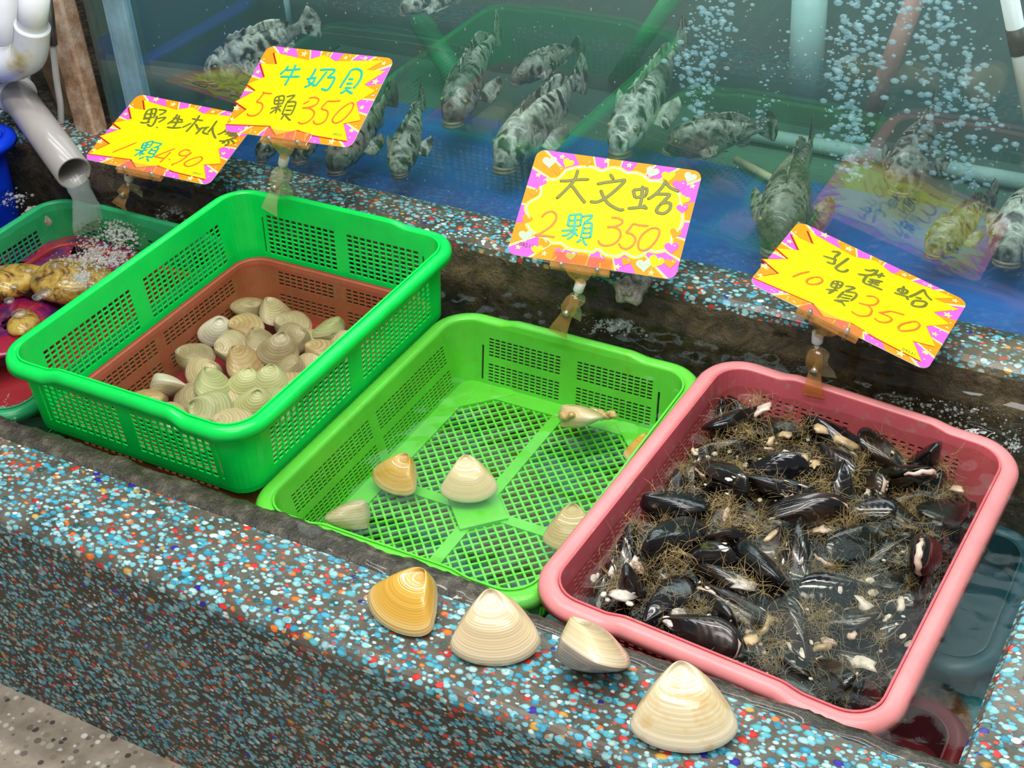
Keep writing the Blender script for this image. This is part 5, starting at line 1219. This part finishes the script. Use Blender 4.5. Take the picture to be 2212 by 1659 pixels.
def grouper(label, head, tail, zh, zt, skin=0, bend=.06, fat=1.0, pitch_roll=0.0):
    Hh = at(head[0], head[1], zh); Tt = at(tail[0], tail[1], zt)
    L = float(np.linalg.norm(Hh - Tt)); rng = random.Random(int(head[0]) + 3)
    t = thing('grouper', label, 'fish', group='groupers in the tank')
    X = (Hh - Tt) / L; up = np.array([0, 0, 1.0]); Yv = np.cross(up, X); Yv /= np.linalg.norm(Yv); Zv = np.cross(X, Yv)
    if pitch_roll:
        a = math.radians(pitch_roll); Yv, Zv = Yv * math.cos(a) + Zv * math.sin(a), Zv * math.cos(a) - Yv * math.sin(a)
    M = Matrix.Identity(4)
    for i in range(3): M[i][0] = X[i]; M[i][1] = Yv[i]; M[i][2] = Zv[i]; M[i][3] = Tt[i]
    t.matrix_world = M
    def sp(k): return np.array([(1 - k) * L, bend * L * math.sin(k * PI * 1.25 - .4) * k, .012 * L * math.sin(k * 3)])
    n, seg = 30, 26; v = []; f = []
    for i in range(n + 1):
        k = .84 * (i / n) ** 1.15; h = np.interp(k, *HT) * L * fat; w = np.interp(k, *WT) * L * fat; c = sp(k)
        for j in range(seg):
            a = 2 * PI * j / seg; ca, sa = math.cos(a), math.sin(a)
            yy = w * math.copysign(abs(ca) ** .85, ca); zz = h * math.copysign(abs(sa) ** .9, sa)
            if sa < 0: zz *= .80
            if k < .16 and sa < -.1: zz *= .9 ; 
            if k < .10: zz -= .02 * L * (1 - k / .10) * (1 if sa < .2 else .6)
            if .05 < k < .22: yy *= 1 + .08 * math.sin((k - .05) / .17 * PI) * (1 - abs(sa))
            v.append(c + np.array([0, yy, zz]))
    for i in range(n):
        for j in range(seg):
            j2 = (j + 1) % seg; f.append((i * seg + j, i * seg + j2, (i + 1) * seg + j2, (i + 1) * seg + j))
    f.append(tuple(reversed(range(seg)))); f.append(tuple(n * seg + j for j in range(seg)))
    mesh_obj('body', v, f, MG[skin], t)
    # mouth: a heavy pair of lips round the snout, jutting lower jaw
    mb = MB(); P = []
    for i in range(15):
        a = -PI * .62 + PI * 1.24 * i / 14; P.append(sp(.0) + np.array([L * (.010 - .075 * (1 - math.cos(a))), .060 * L * fat * math.sin(a), -.030 * L - .02 * L * (1 - math.cos(a))]))
    mb.add(*tube(P, [.004 * L + .0095 * L * math.cos(-PI * .5 + PI * (i + .5) / 15) for i in range(15)], 8)); P2 = [p + np.array([.006 * L, 0, -.018 * L]) for p in P]
    mb.add(*tube(P2, [.004 * L + .011 * L * math.cos(-PI * .5 + PI * (i + .5) / 15) for i in range(15)], 8)); mb.build('mouth', M_LIPS, t)
    for sg in (1, -1):
        mb = MB(); c = sp(.105) + np.array([0, sg * .078 * L * fat, .060 * L * fat]); blob(mb, c, .017 * L, ICO2); mb.build('eye', M_EYE, t)
    side = (0, 1, 0)
    # dorsal fin: spiny front, rounded back
    mb = MB(); B = []; D = []; Ls = []
    for i in range(19):
        k = .26 + .50 * i / 18; B.append(sp(k) + np.array([0, 0, np.interp(k, *HT) * L * fat * .95])); d = np.array([-.55, rng.gauss(0, .04), 1.0]); D.append(d / np.linalg.norm(d)); Ls.append(L * ((.070 if i % 2 else .052) if i < 10 else .085 * math.sin(PI * (.35 + .6 * (i - 10) / 9))))
    fan(mb, B, D, Ls, .0016, rng, side); mb.build('dorsal_fin', MG[skin], t)
    mb = MB(); B = []; D = []; Ls = []
    for i in range(13):
        a = (i - 6) / 6; B.append(sp(.825) + np.array([0, 0, a * .046 * L * fat])); d = np.array([-1, .10 * bend / .06, a * .85]); D.append(d / np.linalg.norm(d)); Ls.append(L * .175 * (1 - .10 * a * a))
    fan(mb, B, D, Ls, .0016, rng, side); mb.build('tail_fin', MG[skin], t)
    mb = MB(); B = []; D = []; Ls = []
    for i in range(8):
        k = .60 + .14 * i / 7; B.append(sp(k) + np.array([0, 0, -np.interp(k, *HT) * L * fat * .74])); d = np.array([-.9, 0, -.9]); D.append(d / np.linalg.norm(d)); Ls.append(L * .085 * math.sin(PI * (.3 + .65 * i / 7)))
    fan(mb, B, D, Ls, .0014, rng, side); mb.build('anal_fin', MG[skin], t)
    for sg in (1, -1):
        mb = MB(); B = []; D = []; Ls = []
        for i in range(10):
            a = -1.0 + 1.7 * i / 9; B.append(sp(.27) + np.array([-.004 * i * L / .3, sg * .100 * L * fat, (-.035 + .010 * (i - 5) / 5) * L])); d = np.array([-.75 + .2 * abs(a), sg * .75, a * .65 - .15]); D.append(d / np.linalg.norm(d)); Ls.append(L * .135 * (1 - .35 * abs(a)))
        fan(mb, B, D, Ls, .0012, rng, (.2, 0, 1)); mb.build('pectoral_fin', MG[skin], t)
    for sg in (1, -1):
        mb = MB(); B = []; D = []; Ls = []
        for i in range(6):
            B.append(sp(.31) + np.array([-.006 * i, sg * .03 * L, -.110 * L * fat])); d = np.array([-.9, sg * .25, -.35 + .05 * i]); D.append(d / np.linalg.norm(d)); Ls.append(L * .10 * (1 - .08 * i))
        fan(mb, B, D, Ls, .0012, rng, side); mb.build('pelvic_fin', MG[skin], t)
    return t
grouper('grouper with a pale striped tail facing the glass between the highest and the hearts card', (1078, 355), (1262, 150), .002, .045, 1, .05, 1.0)
grouper('dark grouper nosing the glass just right of the highest price card', (858, 372), (912, 205), .000, .040, 0, .04, 1.06)
grouper('grouper half hidden behind the right side of the highest price card', (716, 365), (850, 190), .000, .040, 2, .06, 1.0)
grouper('pale ringed grouper standing behind the hearts card, tail raised', (1330, 322), (1475, 70), .010, .075, 1, .05, .86)
grouper('hazy striped grouper hanging behind the middle of the tank', (970, 258), (1090, 55), .020, .070, 0, -.05, .95)
grouper('dim grouper behind the one with the pale striped tail', (1105, 175), (1260, 95), .030, .060, 2, .05, 1.1)
grouper('dim grouper lying sideways left of the bubble column', (1435, 318), (1680, 268), .004, .030, 2, .05, 1.25)
grouper('dark grouper with a fanned tail left of the tilted price card', (1672, 535), (1768, 290), .002, .030, 3, -.05, 1.12)
grouper('hump backed dark grouper right of the middle bubble column', (1945, 410), (2015, 225), .000, .040, 2, .05, 1.45)
grouper('ring patterned grouper at the right end of the tank', (2172, 560), (2250, 350), .004, .035, 1, .05, 1.25)
grouper('grouper low behind the reflection of the tilted card', (2010, 545), (2150, 410), -.004, .020, 2, .05, 1.2)
grouper('pale mottled grouper high at the left, above the leftmost card', (440, 165), (690, 40), .055, .110, 1, .05, 1.0)
grouper('grouper swimming highest at the top of the tank', (862, 22), (1040, -30), .100, .130, 1, .05, .95)
grouper('black grouper nosing the glass below the highest price card', (560, 345), (640, 225), -.004, .035, 2, .05, 1.05)
grouper('black grouper with pale squiggles between the clip and its neighbour', (640, 345), (720, 180), -.004, .045, 2, .05, 1.0)

# ---------------------------------------------------------------- bubbles, rods and pipes inside the tank
def mat_bubble(name, hz, col):
    return mat_glass_sheet(name, (.95, .98, .98), 1.0, hz, col, .05, ior=1.33)
M_BUB = mat_bubble('air_bubble', .30, (.72, .92, 1.0))
M_FOAM = mat_bubble('foam_bubble', .26, (.92, .92, .88))
def bubble_column(label, pts, Y, n, w, r0, r1, seed):
    rng = random.Random(seed); mb = MB(); P = smooth_path([(p[0], p[1], p[2]) for p in pts], 10)
    for i in range(n):
        q = P[rng.randrange(len(P))]; ww = q[2]
        px_, py_ = q[0] + rng.gauss(0, ww), q[1] + rng.uniform(-14, 14)
        c = atY(px_, py_, Y + rng.gauss(0, .02)); r = r0 + (r1 - r0) * rng.random() ** 2.2
        blob(mb, c, r, ICO1, 0, (1.25, 1, rng.uniform(.55, .95)))
    tag(mb.build('air_bubbles', M_BUB, None, True), label, 'bubbles', 'bubble columns in the tank', 'stuff')
bubble_column('short cloud of air bubbles left of centre in the tank', [(1500, 250, 8), (1520, 190, 22), (1500, 140, 30), (1545, 90, 34), (1540, 30, 34), (1560, -30, 30)], 1.74, 330, 30, .0012, .0052, 1)
bubble_column('dense middle column of air bubbles in the tank', [(1835, 380, 14), (1850, 310, 26), (1830, 240, 24), (1850, 170, 34), (1840, 110, 40), (1855, 40, 34), (1850, -40, 40)], 1.72, 480, 30, .0012, .0056, 2)
bubble_column('wide loose column of air bubbles at the right of the tank', [(2105, 400, 20), (2060, 330, 50), (2070, 250, 66), (2060, 180, 48), (2040, 100, 50), (2010, 30, 50), (2000, -40, 40)], 1.78, 520, 30, .0014, .0056, 3)
bubble_column('thin trail of air bubbles in front of the pale tube', [(1640, 280, 6), (1655, 220, 14), (1690, 150, 20), (1720, 60, 22)], 1.76, 70, 20, .0010, .0032, 4)
mb = MB(); rng = random.Random(12)
for i in range(260):
    px_, py_ = rng.uniform(320, 2200), rng.uniform(-20, 420); c = atY(px_, py_, YG - .0006)
    if c[2] < ZK + .01: continue
    blob(mb, c, rng.uniform(.0005, .0014), ICO1, 0, (1, .4, rng.uniform(.8, 1.8)))
tag(mb.build('water_drops', mat_bubble('clear_drop', .15, (.9, .95, .95)), None, True), 'small water drops on the outside of the tank glass', 'water drops', None, 'stuff')
def rod(name, label, cat, a, b, r, mat, seg=14):
    v, f = tube([a, b], r, seg); o = mesh_obj(name, v, f, mat); return tag(o, label, cat)
M_TUBE = mat_plain('pale_aqua_tube', (.30, .45, .43), .4, .15, 10)
rod('air_tube', 'wide pale tube rising at the back of the tank behind the bubbles', 'tube', atY(1738, 215, 1.99), atY(1752, -60, 1.99), .026, M_TUBE)
rod('air_tube', 'narrow pale tube at the back left of the tank, above the highest card', 'tube', atY(620, 75, 1.92), atY(600, -60, 1.92), .013, M_TUBE)
rod('wooden_stick', 'reddish brown stick leaning in the tank between two bubble columns', 'stick', atY(1862, 300, 1.95), atY(1990, -40, 1.95), .014, mat_plain('reddish_stick', (.30, .14, .12), .6, .3, 20))
rod('bamboo_stick', 'short tan stick on the tank floor beside the dark grouper', 'stick', at(1590, 345, TF + .012), at(1685, 395, TF + .012), .006, mat_plain('tan_stick', (.45, .36, .22), .6, .3, 30))
t = thing('heater_rod', 'white rod with a black band at the top right of the tank', 'rod')
a_, b_ = atY(2176, -30, 1.52), atY(2232, 260, 1.52)
v, f = tube([a_, b_], .0095, 16); mesh_obj('tube', v, f, M_PL, t)
v, f = tube([a_ + (b_ - a_) * .30, a_ + (b_ - a_) * .49], .0104, 16); o = mesh_obj('band', v, f, M_IK, t); o['label'] = 'black band'
rod('green_rim_reflection', 'dark green rod mimicking a basket rim reflection, slanting behind the pale ringed grouper', 'hose', at(1330, 175, TF + .02), atY(1460, -20, 1.98), .014, mat_plain('dark_green_reflection', (.02, .22, .07), .5, .3, 12))  # added rod, stands in for a green basket rim reflected in the glass
rod('green_rim_reflection', 'dark green rod mimicking a basket rim reflection, slanting at the back left of the middle', 'hose', at(1000, 190, TF + .02), atY(905, 40, 2.0), .020, mat_plain('deep_green_reflection', (.02, .20, .08), .5, .3, 12))  # second added rod, a green rim's reflection built as a solid streak

# ================================================================ pipes, post and boards at the left
M_PVCW = mat_plain('white_pvc', (.80, .82, .86), .22, .06, 9, coat=.3)
def mat_pvcstain():
    m, nt = new_mat('stained_white_pvc'); co = geopos(nt)
    n1 = noise(nt, 18, 4, .6, co)
    col = ramp(nt, n1.outputs[0], [(.50, (.80, .82, .86)), (.62, (.74, .66, .40)), (.74, (.50, .38, .12))])
    out(nt, princ(nt, col, .22, None, .5, coat=.3)); return m
M_PVCS = mat_pvcstain()
M_PVCG = mat_plain('grey_pvc', (.38, .345, .325), .28, .12, 14, coat=.25)
YP = 1.40
e1 = atY(78, -40, YP); e2 = atY(66, 92, YP)
t = thing('pvc_elbow_pipe', 'white plastic pipe with a stained elbow at the top left corner', 'pipe')
v, f = tube([e1, e2], .0215, 24); mesh_obj('pipe', v, f, M_PVCW, t)
e3 = atY(-60, 132, YP)
P = smooth_path([atY(70, 55, YP), e2 + (e2 - e1) * .15, atY(48, 128, YP), atY(12, 140, YP), e3], 8)
v, f = tube(P, [.0255] * len(P), 24); mesh_obj('elbow', v, f, M_PVCS, t)['label'] = 'yellow stained white elbow'
t = thing('pvc_pipe', 'pale upright pipe at the left edge behind the stained elbow', 'pipe')
v, f = tube([atY(8, -50, 1.50), atY(18, 175, 1.50)], .026, 24); mesh_obj('pipe', v, f, M_PVCW, t)
v, f = tube([atY(20, 160, 1.478), atY(26, 196, 1.466)], [.031, .031], 24); o = mesh_obj('coupling', v, f, mat_plain('bluish_pvc', (.66, .72, .84), .3, .06, 10), t); o['label'] = 'bluish coupling'
t = thing('drain_pipe', 'grey drain pipe pouring water into the sea green basket', 'pipe')
g0 = atY(8, 168, 1.452); g1 = atY(160, 374, 1.322)
v, f = pipe_hollow([g0, g0 + (g1 - g0) * .5, g1], .0258, .0226, 32); mesh_obj('pipe', v, f, M_PVCG, t)
dg = (g1 - g0) / np.linalg.norm(g1 - g0)
v, f = pipe_hollow([g0 - dg * .01, g0 + dg * .055], .0295, .0262, 32); mesh_obj('socket', v, f, M_PVCG, t)
v, f = tube([g0 + dg * .052, g0 + dg * .0575], .0312, 32); mesh_obj('collar', v, f, M_PVCW, t)['label'] = 'pale collar ring'
# running water
M_STREAM = mat_glass_sheet('running_water', (.96, .985, .97), 1.3, .24, (.86, .95, .93), .04, .5, 120, 1.33)
mb = MB(); n, seg = 16, 20; v = []; f = []
w0 = g1 - np.array([0, 0, .012]) + dg * .0; w1 = at(200, 492, ZW - .012)
sidev = np.cross(dg, [0, 0, 1.0]); sidev /= np.linalg.norm(sidev)
for i in range(n + 1):
    k = i / n; c = w0 * (1 - k) + w1 * k + np.array([0, 0, .014]) * math.sin(k * PI); wdt = .019 * (1 - .25 * math.sin(k * PI)) + .010 * k * k
    for j in range(seg):
        a = 2 * PI * j / seg; rr = 1 + .22 * n3(k * 5, math.cos(a) * 2, math.sin(a) * 2)
        v.append(c + sidev * wdt * rr * math.cos(a) + np.array([0, 0, 1]) * (.010 + .003 * math.sin(k * 9 + a * 3)) * rr * math.sin(a) + dg * .004 * math.sin(a))
for i in range(n):
    for j in range(seg): j2 = (j + 1) % seg; f.append((i * seg + j, i * seg + j2, (i + 1) * seg + j2, (i + 1) * seg + j))
tag(mesh_obj('water_stream', v, f, M_STREAM), 'clear stream of water running from the grey drain pipe', 'water', None, 'stuff')
def foam(label, spots, n, seed, z=ZW, r0=.0008, r1=.0036):
    rng = random.Random(seed); mb = MB()
    for i in range(n):
        px_, py_, sx, sy = spots[rng.randrange(len(spots))]
        c = at(px_ + rng.gauss(0, sx), py_ + rng.gauss(0, sy), z + .0015); blob(mb, c, r0 + (r1 - r0) * rng.random() ** 3, ICO1, 0, (1, 1, .75))
    tag(mb.build('foam', M_FOAM, None, True), label, 'foam', None, 'stuff')
foam('trail of foam bubbles where the stream lands in the sea green basket', [(255, 490, 22, 14), (262, 520, 16, 18), (240, 560, 24, 14), (190, 562, 30, 10), (205, 535, 18, 12), (175, 600, 14, 10)], 1500, 5, ZW, .0008, .0034)
foam('foam bubbles on the dark water behind the vivid green basket', [(375, 455, 22, 12), (400, 440, 20, 8), (350, 470, 10, 8)], 160, 6)
foam('foam bubbles on the dark water below the hearts card', [(1340, 712, 26, 10), (1345, 700, 16, 8), (1300, 700, 20, 10)], 150, 7)
foam('foam bubbles along the back right of the pink basket', [(2020, 880, 40, 14), (2100, 930, 50, 20), (2190, 960, 12, 12), (1960, 870, 30, 10), (2120, 860, 40, 30)], 300, 8, ZW, .0006, .0028)
foam('foam bubbles round the blue basket at the left edge', [(20, 432, 18, 10), (45, 425, 10, 8), (15, 880, 14, 14), (10, 912, 12, 10)], 160, 9)
mb = MB()
for px_, py_, r in ((120, 575, .0075), (82, 642, .007), (62, 585, .0055), (140, 610, .0065), (97, 634, .010), (42, 678, .0095), (152, 560, .006), (30, 620, .005), (20, 650, .006), (1340, 700, .011), (1322, 712, .006), (385, 452, .012), (300, 372, .004), (345, 425, .004)):
    c = at(px_, py_, ZW); mb.add([(c[0] + x * r, c[1] + y * r, c[2] + z * r * .62) for x, y, z in ICO3[0]], ICO3[1])
    mb.add(*tube([(c[0] + r * 1.06 * math.cos(2 * PI * k / 24), c[1] + r * 1.06 * math.sin(2 * PI * k / 24), c[2] + .0012) for k in range(25)], .0008, 6, False))
tag(mb.build('surface_bubbles', mat_glass_sheet('water_bubble_film', (.97, .98, .96), 2.6, .05, (.9, .9, .85), .02, .3, 400, 1.33), None, True), 'big round bubbles floating on the trough water', 'bubbles', None, 'stuff')
# rusty post, second post, hose, board, dark room behind
def mat_rust():
    m, nt = new_mat('rusty_painted_steel'); co = geopos(nt)
    n1 = noise(nt, 26, 5, .65, co); n2 = noise(nt, 90, 4, .7, co)
    col = ramp(nt, n1.outputs[0], [(.30, (.16, .085, .045)), (.45, (.34, .20, .12)), (.58, (.46, .33, .23)), (.72, (.52, .48, .40))])
    out(nt, princ(nt, col, .6, bump(nt, n2.outputs[0], .6, .003))); return m
M_RUSTY = mat_rust()
def slab(name, label, cat, a, b, w, d, mat, taper=1.0):
    a, b = np.array(a), np.array(b); ax = (b - a) / np.linalg.norm(b - a); s = np.cross(ax, [0, 1.0, 0]); s /= np.linalg.norm(s); o_ = np.cross(s, ax)
    v = []
    for p, k in ((a, 1.0), (b, taper)):
        for x, y in ((-1, -1), (1, -1), (1, 1), (-1, 1)): v.append(p + s * x * w / 2 * k + o_ * y * d / 2)
    ob = mesh_obj(name, v, BOXF, mat, None, False); bevel(ob, .004)
    return tag(ob, label, cat)
slab('rusty_post', 'rusty painted steel post at the left of the tank', 'post', at(176, 300, ZK) + np.array([0, .025, -.03]), atY(122, -20, 1.54), .044, .03, M_RUSTY)
slab('dark_post', 'darker brown stained post behind the rusty one', 'post', at(118, 290, ZK) + np.array([0, .06, -.03]), atY(70, 30, 1.58), .042, .03, mat_plain('dark_rusty_wood', (.13, .085, .05), .7, .5, 22))
P = smooth_path([atY(100, -20, 1.475), atY(112, 70, 1.475), atY(122, 170, 1.475), atY(131, 230, 1.475), atY(132, 292, 1.475)], 8)
t = thing('air_hose', 'clear white hose hanging in front of the rusty post', 'hose')
v, f = tube(P, .0052, 14); mesh_obj('hose', v, f, mat_plain('milky_hose', (.66, .64, .60), .2, .1, 10, coat=.5), t)
v, f = tube([P[1], P[5], P[10]], .0072, 14); o = mesh_obj('fitting', v, f, mat_plain('grey_metal_fitting', (.26, .26, .27), .3, .2, 40, metal=.7), t); o['label'] = 'dark grey metal fitting'
M_BRD = mat_plain('grubby_white_board', (.50, .46, .38), .6, .35, 16)
q0, q1 = atY(192, 262, 1.60), atY(282, 200, 1.60)
slab('white_board', 'grubby white board slanting beside the tank frame', 'board', q0, q1 + (q1 - q0) * .3, .055, .012, M_BRD)
q0, q1 = atY(196, 300, 1.585), atY(300, 230, 1.585)
slab('grey_board', 'grey board below the slanting white one', 'board', q0, q1 + (q1 - q0) * .2, .060, .012, mat_plain('grubby_grey_board', (.34, .31, .26), .6, .3, 16))
M_DARK = mat_plain('dark_room', (.012, .020, .022), .7, .4, 4)
v, f = box(-3.6, TX0 - .03, 1.486, 2.06, ZK - .05, ZK); struct(mesh_obj('trim_4', v, f, M_LIP, None, False), 'dark base beside the tank')
v, f = box(-3.6, TX0 - .02, 1.90, 1.93, ZK, 1.1); struct(mesh_obj('wall_left', v, f, M_DARK, None, False), 'dark wall beside the tank')
